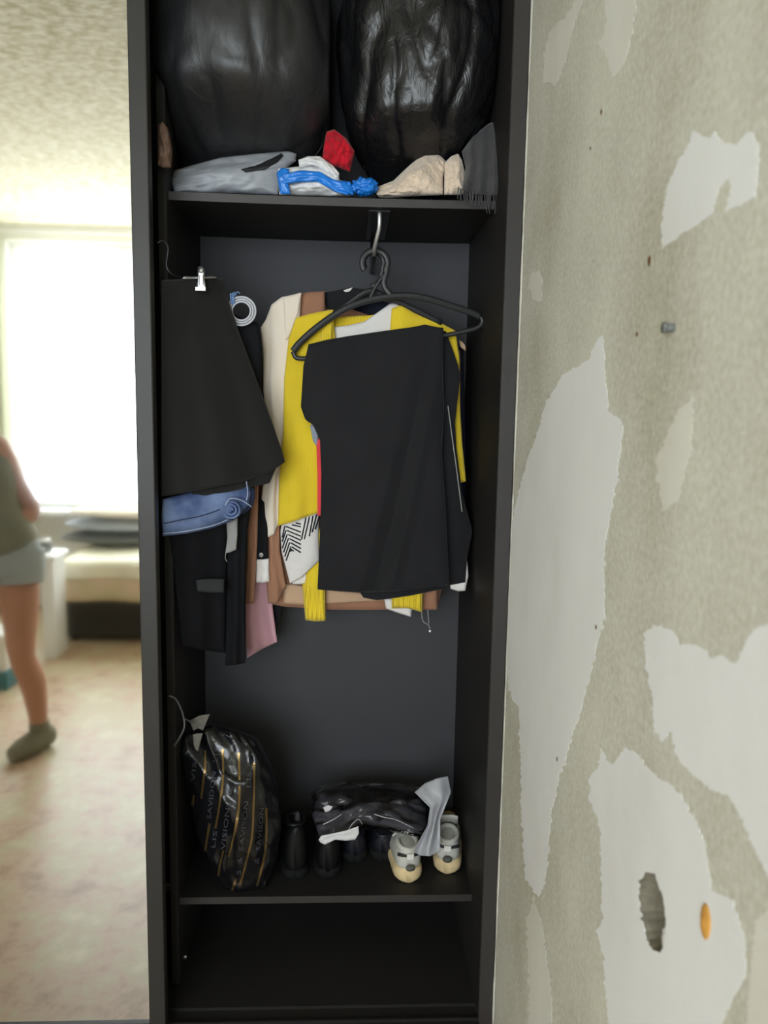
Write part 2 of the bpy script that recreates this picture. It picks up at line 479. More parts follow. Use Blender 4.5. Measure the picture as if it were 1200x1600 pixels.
tcn = nt.nodes.new('ShaderNodeTexCoord'); nn_ = nt.nodes.new('ShaderNodeTexNoise'); nn_.inputs['Scale'].default_value = 22; nn_.inputs['Distortion'].default_value = 1.
bn = nt.nodes.new('ShaderNodeBump'); bn.inputs['Strength'].default_value = .8; bn.inputs['Distance'].default_value = .01
nt.links.new(tcn.outputs['Object'], nn_.inputs['Vector']); nt.links.new(nn_.outputs['Fac'], bn.inputs['Height'])
nt.links.new(bn.outputs[0], gl.inputs['Normal']); nt.links.new(bn.outputs[0], lw.inputs['Normal'])
mx = nt.nodes.new('ShaderNodeMixShader'); nt.links.new(lw.outputs['Fresnel'], mx.inputs[0])
nt.links.new(tr.outputs[0], mx.inputs[1]); nt.links.new(gl.outputs[0], mx.inputs[2])
nt.links.new(mx.outputs[0], nt.nodes['Material Output'].inputs[0]); MATS['film'] = fm

# ------------------------------------------------------------------ room shell
struct(box('floor', (XL-.1, XW+.12, YB-.2, .72, -.08, 0), 'linoleum', bev=0))
struct(box('ceiling', (XL-.1, XW+.12, YB-.2, .72, ZC, ZC+.1), 'ceiling_paper', bev=0))
struct(box('wall_left', (XL-.1, XL, YB-.2, .72, 0, ZC), 'wall_room', bev=0))
struct(box('wall_front', (XL, XW, .6, .72, 0, ZC), 'wall_room', bev=0))
struct(boxes('wall_back', [(XL, WX0, YB-.2, YB, 0, ZC), (WX1, XW, YB-.2, YB, 0, ZC), (WX0, WX1, YB-.2, YB, 0, WZ0), (WX0, WX1, YB-.2, YB, WZ1, ZC)], 'wall_room'))

# right concrete wall with a real cavity
HOLE = jag([(1009,1363),(1024,1366),(1030,1385),(1037,1403),(1041,1443),(1039,1476),(1031,1489),(1020,1484),(1009,1462),(1004,1436),(998,1399),(1000,1377)], 4, 1.2, 3)
hole3 = [atx(x, y, XW) for x, y in HOLE]
outer = [Vector((XW, YB-.2, 0)), Vector((XW, .72, 0)), Vector((XW, .72, ZC)), Vector((XW, YB-.2, ZC))]
tri = tessellate_polygon([outer, hole3])
V = outer+hole3; Fc = [list(t) for t in tri]
nb = len(V); V += [Vector((XW+.12, v.y, v.z)) for v in outer]
Fc += [[nb, nb+1, nb+2, nb+3]]
for i in range(4):
    j = (i+1) % 4; Fc.append([i, j, nb+j, nb+i])
wall = struct(obj('wall_right', V, Fc, 'concrete', smooth=False, origin=(XW, YB/2, 0)))
# cavity: rough cone of rings going into the wall
hc = sum(hole3, Vector())/len(hole3); n = len(hole3); V = []; Fc = []
for k, (dp, sc_) in enumerate(((0, 1), (.010, .93), (.022, .82), (.03, .6), (.033, .25))):
    for i, v in enumerate(hole3):
        d = (v-hc)*sc_
        V.append(Vector((XW+dp+.004*nz(i*.5, k*2.), hc.y+d.y, hc.z+d.z)))
for k in range(4):
    for i in range(n):
        j = (i+1) % n; Fc.append([k*n+i, k*n+j, (k+1)*n+j, (k+1)*n+i])
Fc.append([4*n+i for i in range(n)])
obj('cavity', V, Fc, 'hole_cement', wall)
wd = at(1028, 1470, -.8)
cw = atx(1030, 1478, XW)
obj('plaster_crumb', *blobv(cw+Vector((.016, .004, .004)), (.01, .012, .018), 3, .3, 3), 'putty', wall)

def patch(pts, mat='putty', th=.0005, hole=None, seed=0., step=3, amp=2.4, name='plaster_patch'):
    pp = jag(pts, step, amp, seed)
    o3 = [atx(x, y, XW) for x, y in pp]
    loops = [o3]; hs = []
    if hole:
        hs = [atx(x, y, XW) for x, y in hole]; loops.append(hs)
    tri = tessellate_polygon(loops)
    A = o3+hs; n = len(A)
    V = [Vector((XW-th, v.y, v.z)) for v in A]+[Vector((XW+.001, v.y, v.z)) for v in A]
    Fc = [list(t) for t in tri]
    no = len(o3)
    for i in range(no):
        j = (i+1) % no; Fc.append([i, j, n+j, n+i])
    for i in range(len(hs)):
        j = (i+1) % len(hs); Fc.append([no+i, no+j, n+no+j, n+no+i])
    return obj(name, V, Fc, mat, wall, smooth=False)
patch([(941,524),(944,552),(946,591),(951,643),(971,657),(974,672),(969,710),(964,752),(955,797),(945,850),(943,920),(945,966),(938,990),(925,1040),(912,1095),(892,1157),(874,1216),(861,1275),(857,1333),(852,1381),(840,1400),(833,1392),(821,1370),(815,1278),(813,1168),(811,1106),(795,1080),(789,1030),(788,955),(801,808),(815,752),(836,685),(853,630),(881,584),(920,563),(930,535)], seed=1)
patch([(1084,203),(1096,211),(1107,217),(1116,206),(1130,224),(1154,226),(1165,208),(1175,206),(1186,227),(1184,280),(1179,308),(1150,324),(1132,330),(1143,300),(1140,276),(1122,296),(1112,334),(1088,353),(1062,368),(1035,390),(1034,350),(1041,301),(1056,259),(1074,231)], seed=2)
patch([(864,42),(885,24),(902,0),(906,-30),(918,-30),(911,0),(895,45),(881,105),(867,133),(850,129),(850,87),(855,63)], 'putty_thin', seed=3)
patch([(944,0),(940,-40),(1005,-40),(995,0),(986,60),(972,108),(958,123),(951,94),(936,70),(948,35)], 'putty_thin', seed=4)
patch([(1007,990),(1025,976),(1053,986),(1062,1010),(1074,1004),(1100,1012),(1112,1030),(1130,1024),(1151,1039),(1168,997),(1182,980),(1200,976),(1262,950),(1262,1420),(1230,1400),(1200,1370),(1182,1333),(1163,1289),(1141,1245),(1108,1231),(1072,1201),(1058,1180),(1047,1140),(1036,1160),(1024,1146),(1020,1095),(1009,1040)], seed=5, amp=2.6)
patch([(921,1216),(936,1198),(940,1168),(948,1186),(958,1194),(976,1168),(995,1176),(1013,1201),(1031,1216),(1053,1227),(1079,1267),(1101,1315),(1112,1388),(1145,1407),(1163,1462),(1167,1517),(1127,1600),(1110,1690),(960,1690),(951,1600),(946,1540),(943,1491),(932,1454),(941,1443),(940,1388),(938,1297),(932,1275),(921,1249)], hole=HOLE, seed=6)
patch([(1180,1440),(1200,1420),(1240,1430),(1250,1640),(1160,1660),(1172,1540)], 'putty_thin', seed=8)
patch([(822,1440),(834,1400),(846,1440),(858,1520),(866,1610),(850,1680),(822,1680),(828,1560)], 'putty_thin', seed=9, amp=2.5)
patch([(829,424),(842,424),(848,440),(846,470),(834,470),(828,450)], 'putty_thin', seed=10)
patch([(1024,720),(1060,640),(1084,620),(1080,700),(1060,780),(1036,800)], 'putty_thin', seed=11, amp=3, th=.0004)
# plaster lip where the wardrobe meets the wall
lp = []
for k in range(160):
    z = .01+k*.0165
    lp.append((z, max(.0002, .0010+.0016*nz(z*7, 1)+.001*nz(z*40, 2))))
V = []; Fc = []
for z, wd_ in lp:
    V += [Vector((XW-wd_, -.004-.002*abs(nz(z*20, 5)), z)), Vector((XW+.001, -.02+.004*nz(z*25, 8), z)), Vector((XW+.001, .01, z)), Vector((XW-wd_, .01, z))]
for k in range(len(lp)-1):
    for i in range(4):
        j = (i+1) % 4; Fc.append([k*4+i, k*4+j, k*4+4+j, k*4+4+i])
obj('plaster_lip', V, Fc, 'putty_thin', wall)
# things in the wall
p = atx(1053, 512, XW)
t = thing('wall_plug', p, 'grey plastic plug sticking out of the concrete wall', 'wall plug')
tube('plug_body', [p+Vector((.004, 0, 0)), p+Vector((-.010, .001, 0))], .0052, 'plug_grey', t, 1, 12)
tube('plug_collar', [p+Vector((-.010, .001, 0)), p+Vector((-.0125, .001, 0))], .0068, 'plug_grey', t, 1, 12)
p = atx(1104, 1440, XW)
t = thing('wall_plug', p, 'orange plastic plug set flush in the wall beside the cavity', 'wall plug')
V, Fc = blobv(p+Vector((-.001, 0, 0)), (.003, .011, .019), 3, .08, 3); obj('plug_body', V, Fc, 'plug_orange', t)
tube('plug_collar', [p+Vector((-.0035, .003*math.cos(a), .004*math.sin(a))) for a in [k*math.pi/6 for k in range(12)]], .0012, 'plug_orange', t, 1, 6, closed=True)
for x, y, s_ in ((1015, 408, .004), (940, 175, .0025), (923, 232, .0015), (996, 522, .002), (932, 980, .0025), (871, 1186, .003)):
    p = atx(x, y, XW)
    obj('nail_hole', *blobv(p+Vector((-.0005, 0, 0)), (.0015, s_, s_*1.6), 2, .25, 2, x), 'rust', wall)

# window behind the camera
wn = struct(thing('window_1', (WX0, YB-.1, WZ0), 'white framed window with a bright overcast sky behind it', 'window'))
del wn['category']
fw = .06; ym = YB-.12
boxes('window_frame', [(WX0, WX0+fw, ym, ym+.06, WZ0, WZ1), (WX1-fw, WX1, ym, ym+.06, WZ0, WZ1), (WX0+fw, WX1-fw, ym, ym+.06, WZ0, WZ0+fw), (WX0+fw, WX1-fw, ym, ym+.06, WZ1-fw, WZ1)], 'white_paint', wn)
xs = [WX0+fw, WX0+(WX1-WX0)/3, WX0+2*(WX1-WX0)/3, WX1-fw]
for x in xs[1:3]:
    box('mullion', (x-.035, x+.035, ym, ym+.06, WZ0+fw, WZ1-fw), 'white_paint', wn)
for i in range(3):
    box('pane', (xs[i]+(.035 if i else 0), xs[i+1]-(.035 if i < 2 else 0), ym+.025, ym+.031, WZ0+fw, WZ1-fw), 'window_glass', wn, bev=0)
box('window_sill', (WX0-.06, WX1+.06, YB-.06, YB+.16, WZ0-.035, WZ0), 'white_paint', wn)

# ------------------------------------------------------------------ wardrobe
XI0, XI1 = -.420, .343                 # clear opening
YS, YBK = .15, .55                     # shelf front, back board
ZS = 2.008                             # upper shelf top
ZL = .252                              # lower shelf top
ZT = 2.66
W = thing('wardrobe', ((XI0+XI1)/2, .3, 0), 'tall black built-in wardrobe with open shelves beside the concrete wall', 'wardrobe')
box('side_panel', (XI1, XW-.002, 0, YBK+.02, 0, ZT), 'panel_edge', W)
box('side_panel', (-1.29, -1.262, 0, YBK+.02, 0, ZT), 'panel_edge', W)
box('partition', (XI0-.02, XI0, .13, YBK, .022, ZT-.02), 'panel', W)
box('back_panel', (-1.262, XI1, YBK, YBK+.006, .04, ZT-.02), 'back_board', W, bev=0)
box('top_panel', (-1.262, XI1, 0, YBK, ZT-.02, ZT), 'panel', W)
box('bottom_panel', (-1.262, XI1, .062, YBK, .002, .013), 'panel', W)
# inner lining of the right side, darker than its front edge
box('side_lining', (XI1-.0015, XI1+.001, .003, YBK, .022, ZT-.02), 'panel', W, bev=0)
# shelves, the upper one sagging slightly
def shelf(z, sag, mat):
    V = []; Fc = []; N = 24
    for i in range(N+1):
        s = i/N; x = XI0+(XI1-.0015-XI0)*s; dz = -sag*4*s*(1-s)
        for y, zz in ((YS, z-.0185), (YS, z), (YBK, z), (YBK, z-.0185)):
            V.append(Vector((x, y, zz+dz)))
    for i in range(N):
        for k in range(4):
            l = (k+1) % 4; Fc.append([i*4+k, i*4+l, i*4+4+l, i*4+4+k])
    Fc += [[0, 1, 2, 3], [N*4, N*4+1, N*4+2, N*4+3]]
    s = obj('shelf', V, Fc, 'panel', W, smooth=False)
    V2 = []; F2 = []
    for i in range(N+1):
        s_ = i/N; x = XI0+(XI1-.0015-XI0)*s_; dz = -sag*4*s_*(1-s_)
        for y, zz in ((YS-.0012, z-.0187), (YS-.0012, z+.0002), (YS+.0005, z+.0002), (YS+.0005, z-.0187)):
            V2.append(Vector((x, y, zz+dz)))
    for i in range(N):
        for k in range(4):
            l = (k+1) % 4; F2.append([i*4+k, i*4+l, i*4+4+l, i*4+4+k])
    F2 += [[0, 1, 2, 3], [N*4, N*4+1, N*4+2, N*4+3]]
    obj('edge_strip', V2, F2, mat, s, smooth=False)
    return s
shelf(ZS, .003, 'panel_edge'); shelf(ZL, 0., 'panel_edge')
# door track on the floor
boxes('door_track', [(-1.262, XI1, -.045, .06, 0, .006), (-1.262, XI1, -.045, -.04, .006, .014), (-1.262, XI1, .005, .01, .006, .014), (-1.262, XI1, .055, .06, .006, .014)], 'panel', W)
p = at(300, 1570, .13)
tube('screw', [Vector((-.405, .13, .1)), Vector((-.405, .1255, .1))], .005, 'screw', W, 1, 12)
# pull-out hanging rail under the upper shelf
rf = at(593, 322, .20)
zb = ZS-.0215
box('rail_plate', (rf.x-.026, rf.x+.026, .175, .50, zb-.004, zb), 'dark_metal', W, bev=.001)
RX = at(585, 398, .27)
RAILZ = RX.z
tube('rail_arm', [Vector((rf.x, .195, zb-.002)), at(593, 334, .19), at(593, 346, .19), at(592, 358, .195), at(588, 375, .21), at(585, 390, .235), Vector((RX.x, .27, RAILZ))], .0052, 'chrome', W, 6)
tube('rail_rod', [Vector((RX.x, .27, RAILZ)), Vector((RX.x, .40, RAILZ)), Vector((RX.x, .535, RAILZ))], .0062, 'dark_metal', W, 4)
tube('rail_stay', [Vector((RX.x, .50, RAILZ)), Vector((RX.x, .50, zb))], .005, 'dark_metal', W, 1)

# mirrored sliding door pushed to the left
DX0, DX1, DZ0, DZ1 = -1.245, XI0, .012, ZT-.03
D = thing('sliding_door', ((DX0+DX1)/2, -.018, DZ0), 'mirrored sliding door in a dark frame reflecting the bright room', 'door')
box('mirror_pane', (DX0+.02, DX1-.02, -.018, -.012, DZ0+.01, DZ1-.01), 'mirror', D, bev=0)
ST = .0385
box('stile', (DX1-ST, DX1, -.034, -.002, DZ0, DZ1), 'door_frame', D, bev=.003)
box('stile', (DX0, DX0+ST, -.034, -.002, DZ0, DZ1), 'door_frame', D, bev=.003)
box('bottom_rail', (DX0+ST, DX1-ST, -.03, -.004, DZ0, .037), 'door_frame', D, bev=.002)
box('top_rail', (DX0+ST, DX1-ST, -.03, -.004, DZ1-.04, DZ1), 'door_frame', D, bev=.002)

# ------------------------------------------------------------------ upper shelf: two bin bags and loose textiles
def in_case(base, x0=-9., x1=9.):
    def f(P):
        out = []
        for p in P:
            p = p.copy()
            if p.y > .118 and p.x < XI0+.004: p.x = XI0+.004
            if p.x > XI1-.006: p.x = XI1-.006
            if p.y > YBK-.006: p.y = YBK-.006
            if p.z < base: p.z = base
            p.x = min(x1, max(x0, p.x))
            out.append(p)
        return out
    return f
def radial_creases(P, c, ctr, n, amp):
    return P
def tuck(p, zc, d, h=.25):
    k = min(1, max(0, (ZS+h-(p.z+zc))/h)); k = k*k*(3-2*k)
    return Vector((p.x*(1-.22*k), p.y*(1-.8*k)+(.06*k if p.y < 0 else 0), p.z))
c = at(380, 86, .255)
V, Fc = blobv(c, (.240, .215, .385), 6, .05, 1.5, 1.3, .03, 1.9, lambda p, d: tuck(p, c.z, d))
V = in_case(ZS+.002, x1=-.052)(V)
bag = tag(obj('bin_bag', V, Fc, 'bin_bag'), 'matt black bin bag bulging on the upper shelf behind the grey carrier bag', 'bin bag', 'full black bin bags')
c2 = at(664, 88, .285)
def lean(p, d):
    k = max(0, -d.z)
    p = tuck(p, c2.z, d, .20)
    return Vector((p.x*(1-.22*k)-.06*k*k, p.y, p.z))
V, Fc = blobv(c2, (.222, .205, .365), 6, .06, 1.8, 5.1, .04, 2.4, lean)
V = in_case(ZS+.002, x0=-.047)(V)
tag(obj('bin_bag', V, Fc, 'bin_bag_glossy'), 'shiny black bin bag with creases above the beige fleece', 'bin bag', 'full black bin bags')

def px_bag(name, top, bottom, mat, Y, th, left=None, right=None, amp=.012, sc=5., seed=0., parent=None, nu=34, nv=26, rnd=.6, edge=.4):
    dy = lambda s, t: amp*nz(s*sc, t*sc*.8, seed)+amp*.5*nz(s*sc*2.6, t*sc*2.2, seed+4)
    return cloth(name, top, bottom, mat, Y, left, right, th, dy, parent, nu, nv, rnd=rnd, edge=edge, emin=.06)
# grey carrier bag
yb = lambda s, t: .205-.02*t
t = thing('carrier_bag', at(355, 300, .2), 'grey plastic carrier bag with a cut-out handle on the upper shelf', 'bag')
cb = px_bag('bag_body', [(272,266),(300,258),(345,246),(400,240),(450,236),(463,240)], [(272,300),(330,301),(400,303),(434,304)], 'grey_plastic', yb, .07, [(272,266),(268,282),(272,300)], [(463,240),(462,252),(442,266),(434,304)], .010, 4, 2., t)
cbv = bvh_of([v.co+ORI[t.name] for v in cb.data.vertices], [list(p.vertices) for p in cb.data.polygons])
V = []; Fc = []; sf = coons([(376,265),(400,259),(425,248),(440,240)], [(384,270),(412,266),(434,254),(443,244)])
for j in range(5):
    for i in range(17):
        x, y = sf(i/16, j/4); V.append(onto(cbv, x, y, .0012) or at(x, y, .17))
for j in range(4):
    for i in range(16):
        a = j*17+i; Fc.append([a, a+1, a+18, a+17])
obj('slot_shade_patch', V, Fc, 'slot_shade', t)  # dark patch on the closed bag, paints the shade inside the handle cut-out
# white and blue plastic bag
t = thing('plastic_bag', at(490, 305, .2), 'crumpled white plastic bag with blue bands next to the grey carrier bag', 'bag')
px_bag('bag_body', [(430,262),(450,262),(480,258),(505,262),(530,280)], [(436,304),(470,305),(510,306),(550,306)], 'white_plastic', .19, .06, [(430,262),(438,280),(436,304)], [(530,280),(545,290),(550,306)], .010, 6, 7., t)
px_bag('folded_mouth', [(466,250),(480,244),(500,244),(520,258),(530,270)], [(468,262),(490,258),(506,268),(520,282),(530,282)], 'white_plastic', .175, .03, None, None, .006, 5, 3., t)
px_bag('printed_band', [(440,272),(470,266),(500,268),(520,280),(540,284)], [(440,288),(470,284),(497,284),(524,300),(545,305)], 'blue_plastic', .152, .012, None, None, .004, 6, 1., t, nv=10)
px_bag('printed_band', [(432,270),(440,262),(452,264)], [(438,303),(446,303),(454,303)], 'blue_plastic', .154, .01, None, [(452,264),(450,285),(454,303)], .003, 6, 9., t, nv=14, nu=10)
px_bag('printed_band', [(524,284),(535,282),(548,284)], [(520,298),(536,302),(553,305)], 'blue_plastic', .158, .02, None, None, .006, 6, 4., t, nv=10, nu=14)
c_ = at(570, 292, .175)
t = thing('plastic_bag', at(570, 305, .175), 'small knotted blue plastic bag at the edge of the upper shelf', 'bag')
obj('bag_body', *blobv(c_, (.030, .022, .020), 5, .22, 2.6, 3.3, .10, 4.), 'blue_plastic', t)
obj('knot', *blobv(at(553, 294, .165), (.009, .009, .011), 4, .3, 3, 1.1, .1, 4), 'blue_plastic', t)
# red garment stuffed between the bin bags
V, Fc = clothv(coons([(510,206),(522,202),(541,216)], [(503,250),(520,258),(547,268)], [(510,206),(506,228),(503,250)], [(541,216),(554,236),(547,268)]), .20, .06, lambda s, t: .016*nz(s*4, t*4, 3)+.008*nz(s*9, t*9, 1), 26, 26, rnd=.6, edge=.4, emin=.05)
tag(obj('folded_garment', V, Fc, 'red_cloth'), 'bright red garment stuffed between the two bin bags', 'garment')
# beige fleece, folded
t = thing('fleece_blanket', at(660, 304, .2), 'beige fleece folded on the upper shelf under the shiny bin bag', 'blanket')
px_bag('fold', [(590,292),(615,282),(640,258),(662,241),(685,240),(697,252)], [(590,305),(625,306),(660,305),(692,304)], 'fleece', lambda s, t: .225-.04*t, .075, [(590,292),(586,299),(590,305)], [(697,252),(692,280),(692,304)], .012, 5, 12., t)
px_bag('fold', [(695,254),(705,244),(716,240),(722,250)], [(694,304),(706,304),(716,304),(726,302)], 'fleece', lambda s, t: .205-.02*t, .06, None, [(722,250),(727,270),(726,302)], .008, 4, 17., t, nu=20)
# grey scarf draped over the shelf edge
t = thing('scarf', at(760, 300, .15), 'dark grey scarf with a fringe hanging over the upper shelf edge', 'scarf')
sy = lambda s, t: .225-.095*min(1, t*1.25)
cloth('scarf_cloth', [(722,236),(740,212),(762,194),(772,190),(780,198)], [(722,296),(740,302),(762,304),(784,306)], 'scarf', sy, [(722,236),(728,262),(722,296)], [(780,198),(781,250),(784,306)], .03, lambda s, t: .007*math.sin(18*s+3*t)+.006*nz(s*4, t*4, 6), t, 30, 36, emin=.15)
rr = random.Random(4)
for i in range(26):
    s = i/25; x = 716+68*s; y0 = 300+6*s+rr.uniform(-2, 2); ln = 12+24*min(1, s*1.2)*rr.uniform(.55, 1.05)
    dx = rr.uniform(-5, 5)
    tube('fringe', [at(x, y0-6, .132), at(x+dx*.4, y0+ln*.5, .134+rr.uniform(-.006, .006)), at(x+dx, y0+ln, .136+rr.uniform(-.008, .006))], [.0016, .0009], 'scarf', t, 3, 5)
# tan bundle in the left corner
V, Fc = clothv(coons([(246,196),(254,190),(262,200)], [(246,258),(255,262),(266,262)], None, [(262,200),(268,232),(266,262)]), .075, .05, lambda s, t: .01*nz(s*4, t*5, 3), 14, 22, rnd=.6, edge=.4, emin=.05)
tag(obj('fabric_bundle', V, Fc, 'tan_bundle'), 'small tan fabric bundle squeezed beside the matt bin bag at the door frame', 'garment')

# ------------------------------------------------------------------ hanging clothes
# front hanger: black plastic
def hanger(name, hook_c, hook_r, neck, arc, low, Y, label, mat='black_plastic', rad=.0058, group='clothes hangers'):
    t = thing(name, at(arc[len(arc)//2][0], arc[len(arc)//2][1]+40, Y), label, 'hanger', group)
    hp = []
    for k in range(15):
        a = R(215-245*k/14)
        hp.append(at(hook_c[0]+hook_r*math.cos(a), hook_c[1]-hook_r*math.sin(a), Y))
    hp += [at(x, y, Y) for x, y in neck]
    obj('hook', *tubev(smooth_path(hp, 3), rad*1.35, 10, ell=.5), mat, t)
    b = obj('arm_bar', *tubev(smooth_path([at(x, y, Y) for x, y in arc], 5), rad*1.5, 12, ell=.55), mat, t)
    obj('rib', *tubev(smooth_path([at(x, y+1, Y-.0045) for x, y in arc], 5), rad*.45, 6), mat, b)
    if low: obj('lower_bar', *tubev(smooth_path([at(x, y, Y) for x, y in low], 6), rad*1.05, 10, ell=.8), mat, t)
    return t
arc = [(458,549),(470,534),(500,508),(540,482),(580,468),(625,462),(665,466),(705,478),(738,489),(750,495)]
low = [(750,495),(754,502),(746,512),(720,519),(696,524),(640,533),(560,547),(500,557),(478,560),(463,559),(458,549)]
h1 = hanger('clothes_hanger', (586,411), 20, [(604,425),(600,438),(602,450),(612,462)], arc, low, .27, 'black plastic clothes hanger with a wide curved arm holding the black trousers')
obj('neck_strut', *tubev(smooth_path([at(601,428,.27), at(592,440,.27), at(583,455,.27), at(577,470,.27)], 4), .0050, 10, ell=.75), 'black_plastic', h1)
h2 = hanger('clothes_hanger', (584,410), 16, [(598,422),(592,440),(580,448)], [(520,492),(545,474),(575,455),(600,462),(640,480),(690,505)], None, .302, 'black plastic hanger behind the front one carrying the yellow cardigan', rad=.005)

# black trousers folded over the front hanger
t = thing('trousers', at(610, 925, .27), 'black trousers folded over the front hanger, hanging in the middle', 'trousers')
tl = [(482,538),(474,572),(470,636),(477,656),(489,664),(500,688),(502,740),(501,800),(496,921)]
tdy = lambda s, t: .006*math.sin(5.5*s+1)*t + .022*max(0, 1-abs(s-(.98-.55*t))*9)*min(1, t*2)*(.4+t) - .018*max(0, 1-abs(s-(1.06-.52*t))*11)*t + .008*nz(s*2.2, t*3, 2)+.003*nz(s*7, t*7, 8)
cloth('front_leg', [(482,538),(510,531),(545,525),(600,517),(645,511),(664,507),(682,511),(693,512)], [(496,921),(530,924),(570,926),(620,924),(660,919),(702,914)], 'black_cloth', lambda s, t: .252-.012*t, tl, [(693,512),(692,600),(690,700),(697,800),(702,914)], .022, tdy, t, 60, 80, edge=.06, emin=.4)
cloth('rear_leg', [(640,514),(680,512),(697,518)], [(600,930),(660,922),(727,910)], 'black_cloth', .282, [(640,514),(630,700),(600,930)], [(697,518),(707,545),(717,574),(719,590),(711,660),(713,700),(722,770),(734,815),(738,830),(730,870),(727,910)], .016, lambda s, t: .006*nz(s*3, t*5, 5)+.004*math.sin(14*s)*t, t, 30, 50, emin=.4)
cloth('cuff', [(560,922),(620,922),(700,912)], [(568,934),(590,938),(640,931),(698,919)], 'black_cloth', .285, None, None, .012, lambda s, t: .004*nz(s*5, t, 3), t, 24, 8)
tube('piping', [at(690,555,.243), at(692,600,.241), at(693,640,.239), at(690,700,.237)], .0010, 'label_grey', t, 4, 6)
tube('piping', [at(700,634,.262), at(706,680,.262), at(713,730,.262), at(722,800,.264)], .0016, 'grey_lining', t, 4, 6)

# yellow cardigan
t = thing('cardigan', at(580, 820, .306), 'bright yellow knitted cardigan hanging behind the black trousers', 'cardigan')
Yc = .303
cloth('front_panel', [(463,496),(485,490),(505,486),(520,484)], [(434,822),(455,816),(475,809),(498,801)], 'yellow_knit', Yc, [(463,496),(451,528),(444,590),(442,680),(436,745),(434,822)], [(520,484),(524,530),(512,620),(498,700),(498,801)], .02, folds(1.4, .004, .1, .1, 1, 3, .005, 3), t, 34, 56)
cloth('front_panel', [(612,482),(628,476),(650,490),(680,500),(712,517)], [(590,780),(650,775),(728,752)], 'yellow_knit', Yc+.002, None, [(712,517),(718,560),(719,640),(722,690),(728,752)], .018, folds(2, .004, .3, .1, 1, 3, .005, 8), t, 34, 50)
cloth('button_band', [(506,494),(514,488),(520,484)], [(500,538),(508,537),(519,530)], 'yellow_rib', Yc-.014, None, None, .008, lambda s, t: .001*nz(s*3, t*3), t, 10, 14)
cloth('neck_band', [(518,496),(545,494),(570,493),(592,491)], [(518,512),(545,510),(568,507),(588,499)], 'yellow_rib', Yc+.028, None, None, .008, lambda s, t: .002*nz(s*3, t*3), t, 18, 8)
cloth('sleeve', [(476,830),(490,828),(505,826)], [(478,969),(492,971),(509,969)], 'yellow_knit', .3468, [(476,830),(478,900),(474,920),(478,969)], [(505,826),(508,900),(508,930),(509,969)], .022, folds(1, .003, .2, .1, 1, 3, .003, 1), t, 16, 30)
cloth('cuff', [(472,912),(490,911),(508,910)], [(477,969),(492,971),(509,970)], 'yellow_rib', .3456, None, None, .024, lambda s, t: .0016*math.sin(34*s), t, 30, 12)
cloth('sleeve', [(612,860),(640,858),(664,856)], [(612,951),(640,950),(660,957)], 'yellow_knit', Yc+.014, None, None, .02, folds(1, .003, .2, .1, 1, 3, .003, 6), t, 16, 24)
cloth('cuff', [(612,918),(640,916),(662,912)], [(614,949),(640,951),(660,957)], 'yellow_rib', Yc+.012, None, None, .022, lambda s, t: .0016*math.sin(34*s), t, 24, 10)

# white jumper with a chevron pattern
t = thing('jumper', at(560, 910, .327), 'white knitted jumper with black chevron stripes, hem showing under the yellow cardigan', 'jumper')
Yj = .334
jf = coons([(446,790),(470,786),(500,778)], [(453,912),(470,903),(484,890),(499,876)], [(446,790),(438,830),(440,862),(453,912)], [(500,778),(498,830),(498,850),(499,876)])
jd = lambda s, t: .006*math.sin(5*s+1.4)+.003*nz(s*3, t*3, 1)
cloth('body', [(446,790),(470,786),(500,778)], [(453,912),(470,903),(484,890),(499,876)], 'white_knit', Yj, [(446,790),(438,830),(440,862),(453,912)], [(500,778),(498,830),(498,850),(499,876)], .016, jd, t, 30, 44)
def stripe(a, b, wpx=2.4):
    """a black knitted line lying on the jumper, a and b in pixels"""
    N = 6; pts = []
    for k in range(N+1):
        x = a[0]+(b[0]-a[0])*k/N; y = a[1]+(b[1]-a[1])*k/N
        s = min(1, max(0, (x-440)/58)); tt = min(1, max(0, (y-785)/110))
        pts.append(at(x, y, Yj-.0088+jd(s, tt)))
    obj('knit_line', *tubev(pts, wpx*.5*.0017, 6, ell=.5), 'knit_line', t)
for k in range(5):
    stripe((446-k*-1.2, 826+k*6.6), (472, 838-2+k*6.6-4)) if False else None
for k in range(6):                       # left chevron: down-left strokes and flat strokes to the right
    x0, y0 = 441+k*1.9+4, 822+k*6.4
    stripe((x0, y0), (441+max(0, k-2)*2.0, y0+18+(4 if k > 1 else 0)))
    stripe((x0+1.5, y0+.5), (470, y0+9.5))
stripe((456,820),(470,823)); stripe((462,817),(470,819))
for k in range(5):                       # right chevron strokes
    stripe((478+k*5.5, 809-k*1.5), (471+k*4.6+(0 if k < 2 else 3), 835+(8, 8, 4, -2, -6)[k]-k*.5))
stripe((452,858),(459,861)); stripe((454,862),(456,858))
cloth('hem_back', [(455,900),(478,892),(500,880)], [(457,913),(480,913),(500,907)], 'white_knit', Yj+.018, None, None, .01, lambda s, t: .002*nz(s*3, t*3), t, 16, 8)
cloth('collar', [(514,512),(545,508),(570,502),(590,488),(610,474),(622,474),(632,480)], [(514,536),(545,532),(575,530),(600,526),(618,523),(622,521),(624,519)], 'white_knit', Yc+.018, None, None, .014, lambda s, t: .003*nz(s*4, t*3, 4), t, 36, 14)
cloth('shoulder', [(520,530),(570,526),(624,518)], [(500,780),(560,790),(640,790)], 'white_knit', Yj, None, None, .014, lambda s, t: .004*nz(s*4, t*3, 4), t, 20, 20)
cloth('cuff', [(600,934),(620,936),(645,944)], [(603,951),(622,958),(642,964)], 'white_cloth', Yj+.012, None, None, .016, lambda s, t: .002*nz(s*4, t*3, 4), t, 14, 8)

